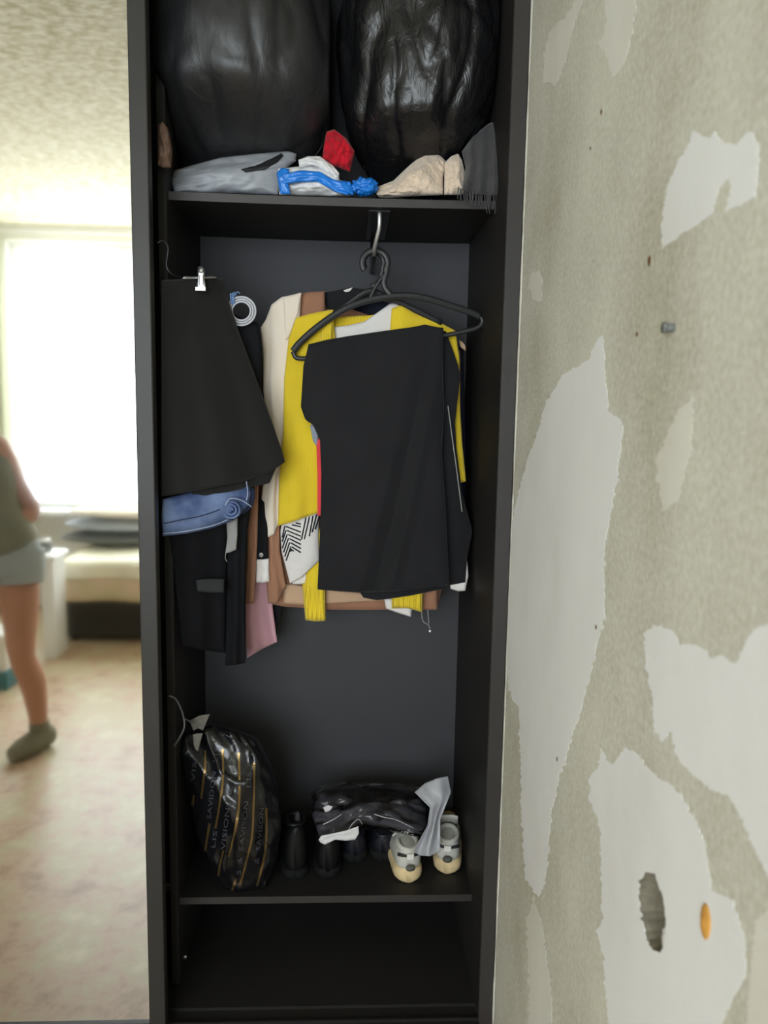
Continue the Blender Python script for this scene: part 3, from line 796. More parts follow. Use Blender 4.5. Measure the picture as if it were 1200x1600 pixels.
# thin glimpses between the garments
V, Fc = clothv(coons([(494,688),(501,684)], [(496,806),(504,806)], [(494,688),(496,740),(496,806)], [(501,684),(504,740),(504,806)]), .2892, .008, lambda s, t: 0., 6, 24)
tag(obj('top', V, Fc, 'coral_cloth'), 'coral red garment edge showing as a thin strip left of the black trousers', 'garment')
V, Fc = clothv(coons([(484,664),(497,664)], [(489,690),(497,700)]), .2904, .008, lambda s, t: 0., 8, 14)
tag(obj('top', V, Fc, 'grey_blue_cloth'), 'small grey-blue garment corner above the coral strip beside the black trousers', 'garment')

# cream blouse
t = thing('blouse', at(425, 840, .324), 'cream blouse hanging left of the yellow cardigan', 'blouse')
cloth('body', [(407,512),(415,500),(424,476),(440,464),(455,461),(471,457)], [(405,848),(416,841),(428,835),(440,805)], 'cream_cloth', .3252, [(407,512),(411,560),(411,610),(418,670),(412,750),(406,800),(405,848)], [(471,457),(468,500),(452,600),(446,700),(440,805)], .02, folds(1.6, .006, .0, .15, .6, 3, .006, 2), t, 34, 70)
cloth('lapel', [(443,464),(456,461),(471,457)], [(446,532),(449,530),(451,528)], 'cream_cloth', .315, None, [(471,457),(466,490),(451,528)], .008, lambda s, t: .003*s, t, 14, 24)

# brown coat
t = thing('coat', at(540, 950, .354), 'brown coat hanging at the back behind the cream blouse and yellow cardigan', 'coat')
cloth('body', [(466,460),(480,456),(508,455),(540,480),(600,500),(680,520),(719,548)], [(384,943),(430,945),(445,948),(520,953),(600,953),(683,953)], 'brown_cloth', .384, [(466,460),(425,560),(400,760),(386,850),(384,943)], [(719,548),(720,700),(705,850),(683,953)], .022, folds(4, .006, .0, .1, 1., 4, .006, 5), t, 60, 70)
cloth('shoulder_yoke', [(466,460),(485,456),(507,455)], [(458,500),(485,498),(508,494)], 'brown_cloth', .345, None, None, .014, lambda s, t: .003*nz(s*3, t*3), t, 14, 14)
cloth('front_edge', [(410,838),(424,820),(436,800)], [(419,943),(432,943),(446,915)], 'brown_cloth', .339, [(410,838),(414,890),(419,943)], [(436,800),(437,860),(446,915)], .014, folds(1.2, .004, .2), t, 16, 30)
cloth('sleeve', [(386,740),(394,740),(404,740)], [(383,943),(392,943),(397,943)], 'brown_cloth', .315, [(386,740),(386,850),(383,943)], [(404,740),(402,850),(397,943)], .016, folds(.8, .002), t, 10, 30)
cloth('lining', [(443,912),(470,915),(500,920),(600,930)], [(443,943),(470,945),(500,944),(600,938)], 'tan_cloth', .369, None, None, .006, lambda s, t: .002*nz(s*5, t), t, 24, 8)
cloth('sleeve', [(660,860),(672,860),(684,860)], [(660,952),(672,953),(683,952)], 'brown_cloth', .348, None, None, .016, folds(.8, .002), t, 10, 24)
tube('hem_cord', [at(660,952,.348), at(659,962,.348), at(662,972,.348), at(669,976,.348), at(672,983,.348)], .0014, 'grey_lining', t, 5, 6)
tube('hem_cord', [at(668,952,.348), at(669,962,.348), at(670,974,.348)], .0014, 'grey_lining', t, 5, 6)
obj('cord_stop', *blobv(at(672, 986, .348), (.005, .004, .005), 3, .1, 2), 'chrome', t)

# navy jacket at the very back
t = thing('jacket', at(610, 900, .39), 'dark navy jacket hanging rearmost with its collar behind the hanger neck', 'jacket')
cloth('body', [(500,462),(540,452),(575,460),(620,480),(680,505),(724,545)], [(430,925),(560,935),(700,915)], 'navy', .432, [(500,462),(460,560),(430,925)], [(724,545),(728,700),(726,860),(700,915)], .024, folds(4, .005), t, 40, 50)
cloth('collar', [(505,457),(530,453),(548,449),(572,452)], [(510,482),(535,486),(556,478),(578,468)], 'black_cloth', .3702, None, None, .014, lambda s, t: .003*nz(s*4, t*3), t, 18, 12)
cloth('size_label', [(536,454),(544,451),(551,449)], [(538,457),(546,456),(549,453)], 'white_cloth', .3648, None, None, .003, lambda s, t: 0., t, 6, 3)
# white tunic: hem corner right of the trousers, and hem at left
t = thing('tunic', at(720, 920, .294), 'white garment whose rounded hem corner peeks out right of the black trousers', 'tunic')
cloth('hem_corner', [(700,870),(722,868),(730,876)], [(704,920),(716,924),(727,923)], 'white_cloth', .2928, None, [(730,876),(732,900),(727,923)], .01, lambda s, t: .002*nz(s*3, t*3), t, 14, 18)
V, Fc = clothv(coons([(717,531),(722,533),(728,540)], [(719,542),(724,546),(728,549)]), .348, .02, lambda s, t: 0., 8, 8)
tag(obj('top', V, Fc, 'tan_cloth'), 'peach garment shoulder tip under the right end of the front hanger', 'garment')
t = thing('shirt', at(410, 905, .342), 'white shirt hem with a snap button between the brown coat edges', 'shirt')
cloth('hem', [(400,872),(409,872),(420,872)], [(400,910),(410,911),(421,909)], 'white_cloth', .3252, None, None, .012, folds(1, .002), t, 10, 12)
cloth('placket', [(401,780),(408,780),(418,790)], [(401,874),(410,874),(419,873)], 'charcoal_cloth', .3192, None, None, .008, folds(.6, .002), t, 10, 20)
obj('snap_button', *blobv(at(408, 867, .315), (.0062, .003, .0062), 3, 0, 2), 'chrome', t)
obj('snap_socket', *blobv(at(408, 867, .3129), (.0026, .0015, .0026), 2, 0, 2), 'dark_metal', t)
V, Fc = clothv(coons([(376,900),(400,905),(424,905)], [(386,1028),(410,1014),(433,1003)], [(376,900),(380,970),(386,1028)], [(424,905),(426,950),(433,1003)]), .372, .012, folds(1.3, .008, .45, .0, 1, 3, .002), 24, 30)
tag(obj('dress', V, Fc, 'pink_satin'), 'pink satin dress hem hanging lowest below the brown coat', 'dress')
V, Fc = clothv(coons([(420,930),(432,934),(440,938)], [(424,985),(430,990),(434,990)]), .408, .012, folds(1., .002), 10, 16)
tag(obj('strap_cloth', V, Fc, 'black_cloth'), 'short black cloth end hanging beside the pink satin hem', 'garment')

# ---- left group: skirt on a clip hanger, jeans, dark trousers
yk = lambda s, t: .035+.165*s
t = thing('skirt', at(330, 760, .1), 'black flared skirt hanging from a silver clip at the left', 'skirt')
skd = lambda s, t: .010*t*math.sin(9*s+.6)+.006*t*math.sin(17*s+2)+.003*nz(s*4, t*4, 3)
cloth('skirt_panel', [(252,440),(290,437),(330,436),(346,438)], [(252,776),(300,768),(340,760),(380,752),(420,740),(445,722)], 'black_skirt', lambda s, t: yk(s, t)-.01*t, None, [(346,438),(370,510),(400,592),(425,660),(440,704),(445,722)], .016, skd, t, 56, 70, edge=.05, emin=.5)
cloth('under_layer', [(300,640),(350,640),(400,640)], [(300,778),(360,768),(421,755)], 'black_skirt', lambda s, t: .085+.1*s, None, [(400,640),(432,730),(421,755)], .012, skd, t, 30, 24)
cloth('waistband', [(252,438),(300,435),(347,435)], [(252,452),(300,450),(352,451)], 'black_skirt', lambda s, t: yk(s, t)-.002, None, None, .022, lambda s, t: .0, t, 24, 6)
t = thing('clip_hanger', at(300, 434, .09), 'silver clip hanger gripping the black skirt waistband', 'hanger', 'clothes hangers')
ycl = lambda px: .035+.165*(px-252)/94*.9-.012
tube('bar', [at(285,434,ycl(285)), at(310,434,ycl(310)), at(337,433,ycl(337))], .0028, 'chrome', t, 3, 8)
for px in (313,):
    y = ycl(px)-.008
    cl = obj('clip', *clothv(coons([(309,421),(314,417),(319,421)], [(307,452),(314,453),(322,452)], [(309,421),(309,436),(307,452)], [(319,421),(319,436),(322,452)]), y, .008, lambda s, t: -.004*math.sin(math.pi*t)*.5, 8, 12, emin=.6), 'chrome', t)
    obj('spring', *tubev([at(314+4.5*math.cos(a), 421-4.5*math.sin(a), y-.007) for a in [k*math.pi/6 for k in range(12)]], .0014, 6, True), 'dark_metal', cl)
    tube('groove', [at(312,430,y-.0065), at(311.5,446,y-.0065)], .0010, 'dark_metal', cl, 1, 6)
    tube('groove', [at(317,430,y-.0065), at(317.5,446,y-.0065)], .0010, 'dark_metal', cl, 1, 6)
    box('jaw', (at(306,452,y).x, at(322,452,y).x, y-.008, y+.004, at(314,455,y).z, at(314,449,y).z), 'chrome', cl, .0008)
tube('hook', [at(287,434,ycl(287)), at(268,428,.05), at(260,415,.045), at(262,398,.045), at(262,385,.045), at(254,376,.045), at(246,380,.045)], .0026, 'dark_metal', t, 5, 8)

# jeans, folded with a rolled edge
t = thing('jeans', at(310, 830, .12), 'blue faded jeans folded under the black skirt with a rolled leg end', 'jeans')
jy = lambda s, t: .065+.11*s
cloth('leg_fold', [(254,780),(300,768),(345,757),(386,752)], [(254,838),(290,834),(330,826),(366,813)], 'denim', jy, [(254,780),(252,810),(254,838)], [(386,752),(392,770),(388,790),(366,813)], .03, lambda s, t: .004*nz(s*5, t*3, 4)-.008*math.sin(math.pi*t), t, 44, 22, edge=.2, emin=.2)
spir = []
for k in range(46):
    a = k*.36; r_ = 3.2+13.5*k/45
    spir.append(at(361+r_*math.cos(a)*1.02, 797-r_*math.sin(a)*.95, .136))
obj('rolled_end', *tubev(spir, .0036, 8, ell=3.2), 'denim', t)
obj('roll_core', *blobv(at(361, 798, .15), (.024, .016, .022), 4, .1, 3, 2), 'denim_inside', t)
tube('seam', [at(254,834,.047), at(290,830,.062), at(330,822,.085), at(356,812,.10)], .0011, 'denim_stitch', t, 5, 6)
tube('seam', [at(385,752,.145), at(387,770,.146), at(385,782,.146)], .0013, 'denim_stitch', t, 4, 6)
tube('seam', [at(352,790,.118), at(360,779,.118), at(378,782,.128), at(393,792,.14)], .0013, 'denim_stitch', t, 5, 6)
cloth('inside_fold', [(383,757),(390,760),(398,765)], [(372,806),(384,802),(395,790)], 'denim_inside', .185, None, [(398,765),(398,778),(395,790)], .014, lambda s, t: .002*nz(s*3, t*3), t, 10, 12)
tube('seam', [at(256,818,.034), at(285,812,.046), at(315,806,.062), at(344,796,.083)], .0014, 'denim_inside', t, 5, 6)
# dark trousers and a charcoal cardigan below the jeans
V, Fc = clothv(coons([(345,480),(375,495),(402,505)], [(352,1040),(368,1039),(383,1036)], [(345,480),(350,700),(355,860),(352,1040)], [(402,505),(410,545),(408,600),(404,720),(386,830),(384,900),(383,1036)]), lambda s, t: .245-.02*t, .03, folds(1.2, .006, .1, .1, 1), 26, 80)
tag(obj('trousers', V, Fc, 'charcoal_cloth'), 'long straight charcoal trousers hanging left of the pink satin hem', 'trousers')
t = thing('sweatshirt', at(310, 905, .15), 'black folded sweatshirt with a grey patch hanging below the jeans', 'sweatshirt')
cloth('body', [(262,815),(310,812),(357,806)], [(284,1010),(310,1015),(352,1020)], 'charcoal_cloth', lambda s, t: .12+.09*s+.045*t, [(262,815),(270,880),(284,1010)], [(357,806),(354,860),(353,920),(352,1020)], .03, folds(1.5, .005), t, 30, 40)
cloth('patch', [(306,906),(328,904),(350,905)], [(308,924),(328,926),(350,926)], 'label_grey', lambda s, t: .152+.025*s, None, None, .004, lambda s, t: .001*nz(s*4, t*4), t, 12, 6)
t = thing('bath_towel', at(360, 860, .2), 'pale grey towel strip showing below the rolled jeans', 'towel')
cloth('towel', [(353,808),(361,806),(371,804)], [(352,865),(360,863),(369,859)], 'grey_lining', .195, [(353,808),(355,840),(352,865)], [(371,804),(371,835),(369,859)], .012, lambda s, t: .002*nz(s*4, t*4), t, 12, 20)
tube('loose_thread', [at(353,864,.192), at(352,872,.192), at(355,878,.192)], .0009, 'grey_lining', t, 4, 5)
# coil of white cord with a blue tie
t = thing('cord_coil', at(380, 508, .21), 'coil of white cord tied with blue string beside the skirt waistband', 'cord')
for k, (r_, dy) in enumerate(((22.3, 0), (18.4, .002), (14.6, .0), (20.4, .010), (16.4, .010))):
    obj('cord_loop', *tubev([at(377+r_*math.cos(a), 486-r_*1.0*math.sin(a), .215+dy) for a in [q*2*math.pi/36 for q in range(36)]], .0024, 8, True), 'white_cord', t)
for k in range(3):
    cx, cy = 364+k*1.6, 467-k*.8
    obj('tie_string', *tubev([at(cx+6*math.cos(a)*.4, cy-9*math.sin(a), .2155+.009*math.cos(a)) for a in [q*2*math.pi/16 for q in range(16)]], .0016, 6, True), 'blue_tie', t)
tube('tie_end', [at(366,462,.203), at(371,456,.203), at(375,459,.203)], .0013, 'blue_tie', t, 4, 6)
tube('tie_end', [at(364,462,.203), at(360,459,.203), at(361,472,.203)], .0013, 'blue_tie', t, 4, 6)

# ------------------------------------------------------------------ lower shelf
# black gift bag with gold stripes
gb = coons([(268,1168),(285,1148),(305,1140),(330,1134),(365,1142),(400,1156)], [(336,1366),(350,1392),(372,1414),(386,1416),(400,1404),(414,1390)], [(268,1168),(284,1206),(297,1250),(306,1300),(320,1340),(336,1366)], [(400,1156),(420,1190),(434,1235),(440,1290),(434,1340),(414,1390)])
gY = lambda s, t: .215-.02*t
gd = lambda s, t: .012*nz(s*3.4, t*4, 2)+.008*nz(s*8, t*8, 6)-.006*max(0, 1-abs(nz(s*2.4, t*4.5, 9))*6)
V, Fc = clothv(gb, gY, .17, gd, 46, 60, rnd=.62, edge=.5, emin=.03)
V = [Vector((v.x, v.y, max(v.z, ZL+.002) if v.y > YS-.002 else max(v.z, ZL-.014))) for v in V]
V = [Vector((max(v.x, XI0+.003) if v.y > .125 else v.x, v.y, v.z)) for v in V]
gbv = bvh_of(V, Fc)
G = thing('gift_bag', at(370, 1400, .2), 'glossy black gift bag with gold stripes and lettering slumped on the lower shelf', 'gift bag')
body = obj('bag_body', V, Fc, 'gift_bag', G)
def ribbon_on(bv, pts, w, mat, parent, name, sub=6):
    path = smooth_path([Vector((x, y, 0)) for x, y in pts], sub)
    V = []; Fc = []
    for i, p in enumerate(path):
        a = path[max(i-1, 0)]; b = path[min(i+1, len(path)-1)]
        tdir = (b-a).normalized(); nn = Vector((-tdir.y, tdir.x, 0))
        l = onto(bv, p.x+nn.x*w*.5, p.y+nn.y*w*.5); r_ = onto(bv, p.x-nn.x*w*.5, p.y-nn.y*w*.5)
        if l is None or r_ is None: continue
        V += [l, r_]
    for i in range(len(V)//2-1):
        Fc.append([2*i, 2*i+1, 2*i+3, 2*i+2])
    if Fc: return obj(name, V, Fc, mat, parent)
for st in ([(321,1172),(320,1205),(315,1248)], [(348,1170),(348,1220),(343,1260),(337,1294)], [(328,1286),(325,1305),(321,1330)], [(373,1176),(374,1240),(369,1290),(362,1320),(357,1338)],
           [(397,1192),(396,1260),(393,1310),(384,1350),(375,1382)], [(416,1262),(415,1320),(406,1368),(392,1408)], [(304,1242),(300,1268),(298,1290)], [(350,1328),(344,1352),(340,1382)], [(369,1372),(366,1382),(362,1392)], [(384,1396),(381,1406),(379,1412)]):
    ribbon_on(gbv, st, 3.4, 'gold', G, 'gold_stripe')
def print_on(bv, text, p0, p1, size, mat, parent):
    """lettering running from pixel p0 to p1, laid onto the mesh"""
    cu = bpy.data.curves.new('lettering', 'FONT'); cu.body = text; cu.size = 1; cu.resolution_u = 2
    tmp = bpy.data.objects.new('lettering_tmp', cu); COL.objects.link(tmp)
    dg = bpy.context.evaluated_depsgraph_get(); me = bpy.data.meshes.new_from_object(tmp.evaluated_get(dg))
    vs = [v.co.copy() for v in me.vertices]; fs = [list(p.vertices) for p in me.polygons]
    bpy.data.objects.remove(tmp); bpy.data.curves.remove(cu); bpy.data.meshes.remove(me)
    W_ = max(v.x for v in vs); d = Vector((p1[0]-p0[0], p1[1]-p0[1])); L_ = d.length; d.normalize()
    u = Vector((d.y, -d.x))             # up direction of the letters in the picture
    out = []; ok = []
    for v in vs:
        q = Vector(p0)+d*(v.x/W_*L_)+u*(v.y*size)
        h = onto(bv, q.x, q.y, .0012); ok.append(h is not None); out.append(h or Vector((0, 0, 0)))
    fs = [f for f in fs if all(ok[i] for i in f) and max((out[f[0]]-out[i]).length for i in f) < .03]
    used = sorted({i for f in fs for i in f}); mp = {o_: n_ for n_, o_ in enumerate(used)}
    if fs: obj('lettering', [out[i] for i in used], [[mp[i] for i in f] for f in fs], mat, parent, smooth=False)
for word, p0, p1, sz in (('SAVIDON', (330,1280), (338,1206), 10), ('LIS', (340,1192), (342,1168), 10), ('VISIONS', (352,1328), (361,1252), 10), ('&', (362,1242), (363,1232), 10),
                         ('S', (376,1368), (377,1359), 10), ('&', (378,1350), (379,1339), 10), ('SAVISON', (380,1330), (388,1252), 10), ('LIS', (391,1232), (393,1206), 10),
                         ('&', (404,1350), (405,1340), 9), ('SAVISON', (406,1330), (412,1262), 9), ('LIS', (336,1326), (340,1298), 9), ('VIS', (304,1222), (308,1190), 9)):
    print_on(gbv, word, p0, p1, sz, 'bag_print', G)
tube('handle_ribbon', [at(272,1166,.115), at(282,1150,.11), at(288,1135,.11), at(286,1118,.115), at(281,1104,.11), at(274,1092,.10), at(264,1087,.09)], .0024, 'ribbon', G, 6, 8, ell=.4)
tube('handle_ribbon', [at(287,1122,.113), at(294,1126,.13), at(302,1130,.15)], .0022, 'ribbon', G, 5, 8, ell=.4)
cloth('tissue_paper', [(296,1126),(312,1118),(328,1116)], [(302,1142),(310,1138),(317,1142)], 'tissue', .165, None, [(328,1116),(322,1130),(317,1142)], .004, lambda s, t: .006*nz(s*4, t*4, 1), G, 12, 12)
cloth('tissue_paper', [(301,1148),(309,1146),(317,1146)], [(303,1166),(306,1172),(309,1174)], 'tissue', .13, None, None, .004, lambda s, t: .004*nz(s*4, t*4, 2), G, 10, 12)
tube('bag_rim', [at(330,1128,.165), at(340,1142,.14), at(356,1150,.13), at(374,1160,.13), at(388,1170,.135)], .0018, 'gift_bag', G, 5, 6)

# shoes
def shoe(heel, ang, L, Wd, H, mats, label, group, kind='low', extra=None, name='shoe'):
    up, sole, lin = mats
    ca, sa = math.cos(ang), math.sin(ang)      # toe direction
    def P(u, v, z): return Vector((heel[0]+ca*u*L-sa*v, heel[1]+sa*u*L+ca*v, heel[2]+z))
    t = thing(name, P(.5, 0, 0), label, 'shoe', group)
    def wid(u):
        k = min(1, max(0, (u-.3)/.4)); return Wd*.5*(.90+.12*k*k*(3-2*k)-.30*(max(0, u-.75)/.25)**2)
    N, K = 22, 16
    def loft(nm, z0f, z1f, inset, mat, par, taper=.25):
        V = []; Fc = []
        for i in range(N+1):
            u = i/N; uu = .5-.5*math.cos(math.pi*u)
            ex = max(.03, 1-(abs(uu-.5)*2)**10)**.385
            w_ = (wid(uu)*ex)*inset
            z0, z1 = z0f(uu), z1f(uu)
            for k in range(K):
                a = 2*math.pi*k/K
                cx = math.copysign(abs(math.cos(a))**.7, math.cos(a)); sz = math.copysign(abs(math.sin(a))**.6, math.sin(a))
                zz = (z0+z1)/2+(z1-z0)/2*sz
                wk = w_*(1-taper*max(0, (zz-z0)/max(1e-4, z1-z0))**1.6)
                V.append(P(uu, cx*wk, zz))
        for i in range(N):
            for k in range(K):
                l = (k+1) % K; Fc.append([i*K+k, i*K+l, i*K+K+l, i*K+K+k])
        Fc += [list(range(K)), [N*K+k for k in range(K)]]
        return obj(nm, V, Fc, mat, par)
    sh = (.040 if kind == 'sneaker' else .028) if kind != 'boot' else .024
    top = lambda u: (H if u < .30 else H-(H-.055)*min(1, (u-.30)/.38)**.8) - .035*max(0, u-.85)/.15
    if kind == 'boot':
        top = lambda u: (H if u < .42 else H-(H-.06)*min(1, (u-.42)/.2)**.7) - .03*max(0, u-.85)/.15
    loft('sole', lambda u: .004*max(0, u-.8)/.2*5*.4, lambda u: sh+.004, 1.05, sole, t, 0.)
    upo = loft('upper', lambda u: sh-.006, top, 1., up, t, .28)
    cu_ = .155 if kind != 'boot' else .2
    ring = [P(cu_+.135*math.cos(a), wid(.15)*.66*math.sin(a), H-.002+(.004 if kind != 'boot' else 0)*math.cos(a)) for a in [q*2*math.pi/24 for q in range(24)]]
    obj('collar', *tubev(ring, .0065, 8, True, nrm=Vector((0, 0, 1))), up, t)
    ctr = P(cu_, 0, H-.012)
    V = [p-Vector((0, 0, .0)) for p in ring]+[ctr]
    obj('lining', V, [[i, (i+1) % 24, 24] for i in range(24)], lin, t)
    if kind == 'sneaker':
        tg = [P(.30+.10*q, 0, H-.01+.045*(1-q)) for q in (0, .4, .8, 1.2)]
        V = []; Fc = []
        for i, q in enumerate((0, .35, .7, 1.)):
            for s_ in (-1, -.4, .4, 1):
                V.append(P(.28+.12*q, s_*.026, H+.038-.05*q-.006*abs(s_)))
            for s_ in (1, .4, -.4, -1):
                V.append(P(.30+.12*q, s_*.026, H+.036-.05*q-.006*abs(s_)))
        for i in range(3):
            for k in range(8):
                l = (k+1) % 8; Fc.append([i*8+k, i*8+l, i*8+8+l, i*8+8+k])
        Fc += [list(range(8)), [24+k for k in range(8)]]
        obj('tongue', V, Fc, up, t)
        for q in range(4):
            u = .40+.07*q
            tube('lace', [P(u, -.03, top(u)-.006), P(u+.01, 0, top(u)+.006), P(u, .03, top(u)-.006)], .0026, 'shoe_tab', t, 5, 6)
        zb_ = H*.80
        band = []
        for q in range(9):
            a = -1+2*q/8
            band.append(P(.012+.035*a*a-.008, a*wid(.06)*.80, zb_))
        obj('heel_band', *tubev(band, .0052, 8, ell=.6), 'shoe_band', t)
        V, Fc = boxv(-.0035, .0035, -.0095, .0095, -.008, .008, .001)
        mt = Matrix.Translation(P(-.018, 0, zb_)) @ Matrix.Rotation(ang, 4, 'Z')
        obj('heel_tab', [mt @ v for v in V], Fc, 'shoe_tab', t, False)
        dm = [P(-.006, .0, H*.50)+Vector((-sa*.013*math.cos(a)-ca*.012*(1-.0), ca*.013*math.cos(a)-sa*.012, .008*math.sin(a))) for a in [q*math.pi/8 for q in range(16)]]
        cc = sum(dm, Vector())/16
        V = [cc+Vector((-ca*.004, -sa*.004, 0))]+dm+[p+Vector((ca*.006, sa*.006, 0)) for p in dm]
        Fc = [[0, 1+i, 1+(i+1) % 16] for i in range(16)]+[[1+i, 17+i, 17+(i+1) % 16, 1+(i+1) % 16] for i in range(16)]
        obj('heel_patch', V, Fc, 'shoe_patch', t)
    return t
def heel_at(px, py): p = atz(px, py, ZL+.001); return (p.x, p.y+.01, ZL+.001)
S1 = shoe(heel_at(640, 1383), R(96), .27, .088, .098, ('shoe_upper', 'shoe_sole', 'shoe_lining'), 'white sneaker with a cream sole standing partly under the wrapped package', 'white sneakers', 'sneaker', name='sneaker')
S2 = shoe(heel_at(699, 1369), R(82), .27, .086, .098, ('shoe_upper', 'shoe_sole', 'shoe_lining'), 'white sneaker with an open tongue nearest the right side of the wardrobe', 'white sneakers', 'sneaker', name='sneaker')
shoe(heel_at(556, 1352), R(97), .25, .085, .08, ('navy_leather', 'black_rubber', 'shoe_band'), 'dark navy leather shoe under the left half of the wrapped package', 'dark leather shoes', 'low', name='leather_shoe')
shoe(heel_at(600, 1350), R(92), .25, .085, .08, ('navy_leather', 'black_rubber', 'shoe_band'), 'dark navy leather shoe right beside the left white sneaker', 'dark leather shoes', 'low', name='leather_shoe')
b1 = shoe(heel_at(463, 1378), R(100), .24, .08, .15, ('black_leather', 'black_rubber', 'shoe_band'), 'black ankle boot in the shadow next to the gift bag', 'black ankle boots', 'boot', name='ankle_boot')
b2 = shoe(heel_at(512, 1376), R(92), .24, .08, .115, ('black_leather', 'black_rubber', 'shoe_band'), 'black ankle boot in the shadow left of the navy shoes', 'black ankle boots', 'boot', name='ankle_boot')
pb = at(465, 1278, .26)
obj('pull_tab', *blobv(pb, (.007, .003, .019), 3, .05, 2), 'label_grey', b1)

# wrapped garment in a clear plastic bag lying on the shoes
K_ = thing('wrapped_package', at(590, 1310, .3), 'dark garment in a clear plastic wrapper with white paper lying on the shoes', 'package')
kt = [(490,1246),(500,1236),(560,1231),(620,1234),(655,1240),(672,1256)]
kb = [(500,1312),(530,1304),(560,1288),(600,1290),(640,1300),(664,1306)]
kl = [(490,1246),(487,1272),(500,1312)]; kr = [(672,1256),(672,1280),(664,1306)]
kY = lambda s, t: .335-.10*t
cloth('garment', kt, kb, 'wrapped_cloth', kY, kl, kr, .075, lambda s, t: .014*nz(s*4, t*3, 3)+.010*math.sin(9*t+4*s)*.7, K_, 44, 26, rnd=.55, edge=.35, emin=.06)
cloth('plastic_wrap', [(486,1242),(498,1232),(560,1227),(622,1230),(660,1236),(680,1250)], [(496,1317),(530,1309),(562,1295),(602,1297),(642,1306),(672,1312)], 'film', kY, [(486,1242),(483,1272),(496,1317)], [(680,1250),(680,1282),(672,1312)], .096, lambda s, t: .012*nz(s*4, t*3, 3)+.010*nz(s*9, t*7, 7), K_, 50, 30, rnd=.55, edge=.35, emin=.06)
cloth('paper_insert', [(502,1306),(522,1302),(540,1298),(552,1294),(560,1291)], [(500,1316),(508,1320),(524,1312),(540,1314),(555,1312)], 'paper_white', .158, [(502,1306),(498,1312),(500,1316)], [(560,1291),(561,1302),(555,1312)], .003, lambda s, t: .006*nz(s*4, t*3, 1), K_, 20, 8)
cloth('paper_insert', [(505,1262),(512,1258),(520,1260)], [(508,1269),(514,1268),(518,1264)], 'paper_white', .215, None, None, .002, lambda s, t: 0., K_, 6, 4)
cloth('wrapper_flap', [(648,1238),(664,1224),(684,1216),(700,1213)], [(646,1330),(656,1337),(672,1338),(688,1330)], 'frosted_film', lambda s, t: .27-.10*t, [(648,1238),(672,1262),(668,1290),(646,1330)], [(700,1213),(705,1238),(696,1260),(688,1280),(688,1330)], .006, lambda s, t: .010*nz(s*3, t*4, 5)+.006*math.sin(8*s), K_, 26, 44)
for pts in ([(585,1272),(600,1277),(616,1280),(632,1287),(646,1294)], [(505,1288),(520,1281),(534,1272)], [(545,1296),(550,1288),(560,1280),(566,1288)]):
    tube('wrap_crease', [at(x, y, .18+.0004*abs(x-570)*0) for x, y in pts], [.0009, .0004], 'white_plastic', K_, 5, 6)

# ------------------------------------------------------------------ the room seen in the mirror
# bed against the window wall
bf = 2*MY-atz(150, 1003, 0).y           # real y of the bed's front
t = thing('bed', (-1.0, (bf+YB+.1)/2, 0), 'bed with a dark base and pale flowered coverlet under the window', 'bed')
bx0, bx1 = mir(92, 1000, -bf+2*MY).x, -.05
box('base', (bx0, bx1, YB+.12, bf, .03, .30), 'bed_base', t, .01)
for x in (bx0+.08, bx1-.08):
    for y in (YB+.2, bf-.08):
        tube('leg', [(x, y, 0), (x, y, .035)], .025, 'bed_base', t, 1, 12)
V, Fc = boxv(bx0-.01, bx1+.01, YB+.1, bf+.02, .27, .56, .05)
box('mattress', (bx0+.01, bx1-.01, YB+.13, bf-.01, .30, .50), 'coverlet', t, .05, True)
def drape(x0, x1, y0, y1, ztop, zlow, mat, par, name):
    V = []; Fc = []; nx, ny = 30, 24
    for j in range(ny+1):
        v = j/ny
        for i in range(nx+1):
            x = x0+(x1-x0)*i/nx
            if v < .6: y = y0+(y1-y0)*(v/.6); z = ztop+.012*nz(x*4, v*6, 1)
            else:
                k = (v-.6)/.4; y = y1+.03*min(1, k*3)+.02*math.sin(x*14)*k; z = ztop-(ztop-zlow)*k**1.2+.01*nz(x*4, 2)*k
            V.append(Vector((x, y, z)))
    for j in range(ny):
        for i in range(nx):
            a = j*(nx+1)+i; Fc.append([a, a+1, a+nx+2, a+nx+1])
    o = obj(name, V, Fc, mat, par)
    md = o.modifiers.new('thickness', 'SOLIDIFY'); md.thickness = .012
    return o
drape(bx0, bx1, YB+.12, bf+.02, .515, .28, 'coverlet_skirt', t, 'coverlet')
drape(bx0+.05, bx1-.05, YB+.12, bf+.035, .538, .43, 'coverlet', t, 'top_sheet')
for i, (dz, m_, lab) in enumerate(((0, 'pillow_dark', 'dark grey bed pillow lying lowest on the bed under the window'), (.09, 'pillow_blue', 'pale blue-grey bed pillow in the middle of the pile on the bed'), (.18, 'pillow_beige', 'beige bed pillow on top of the pile on the bed'))):
    px = at(175, 800, 3.9).x
    V, Fc = blobv((px+.1+.03*i, YB+.40, .60+dz), (.42, .24, .044), 4, .05, 2, i*2., 0)
    tag(obj('bed_pillow', V, Fc, m_), lab, 'pillow', 'pillows piled on the bed')
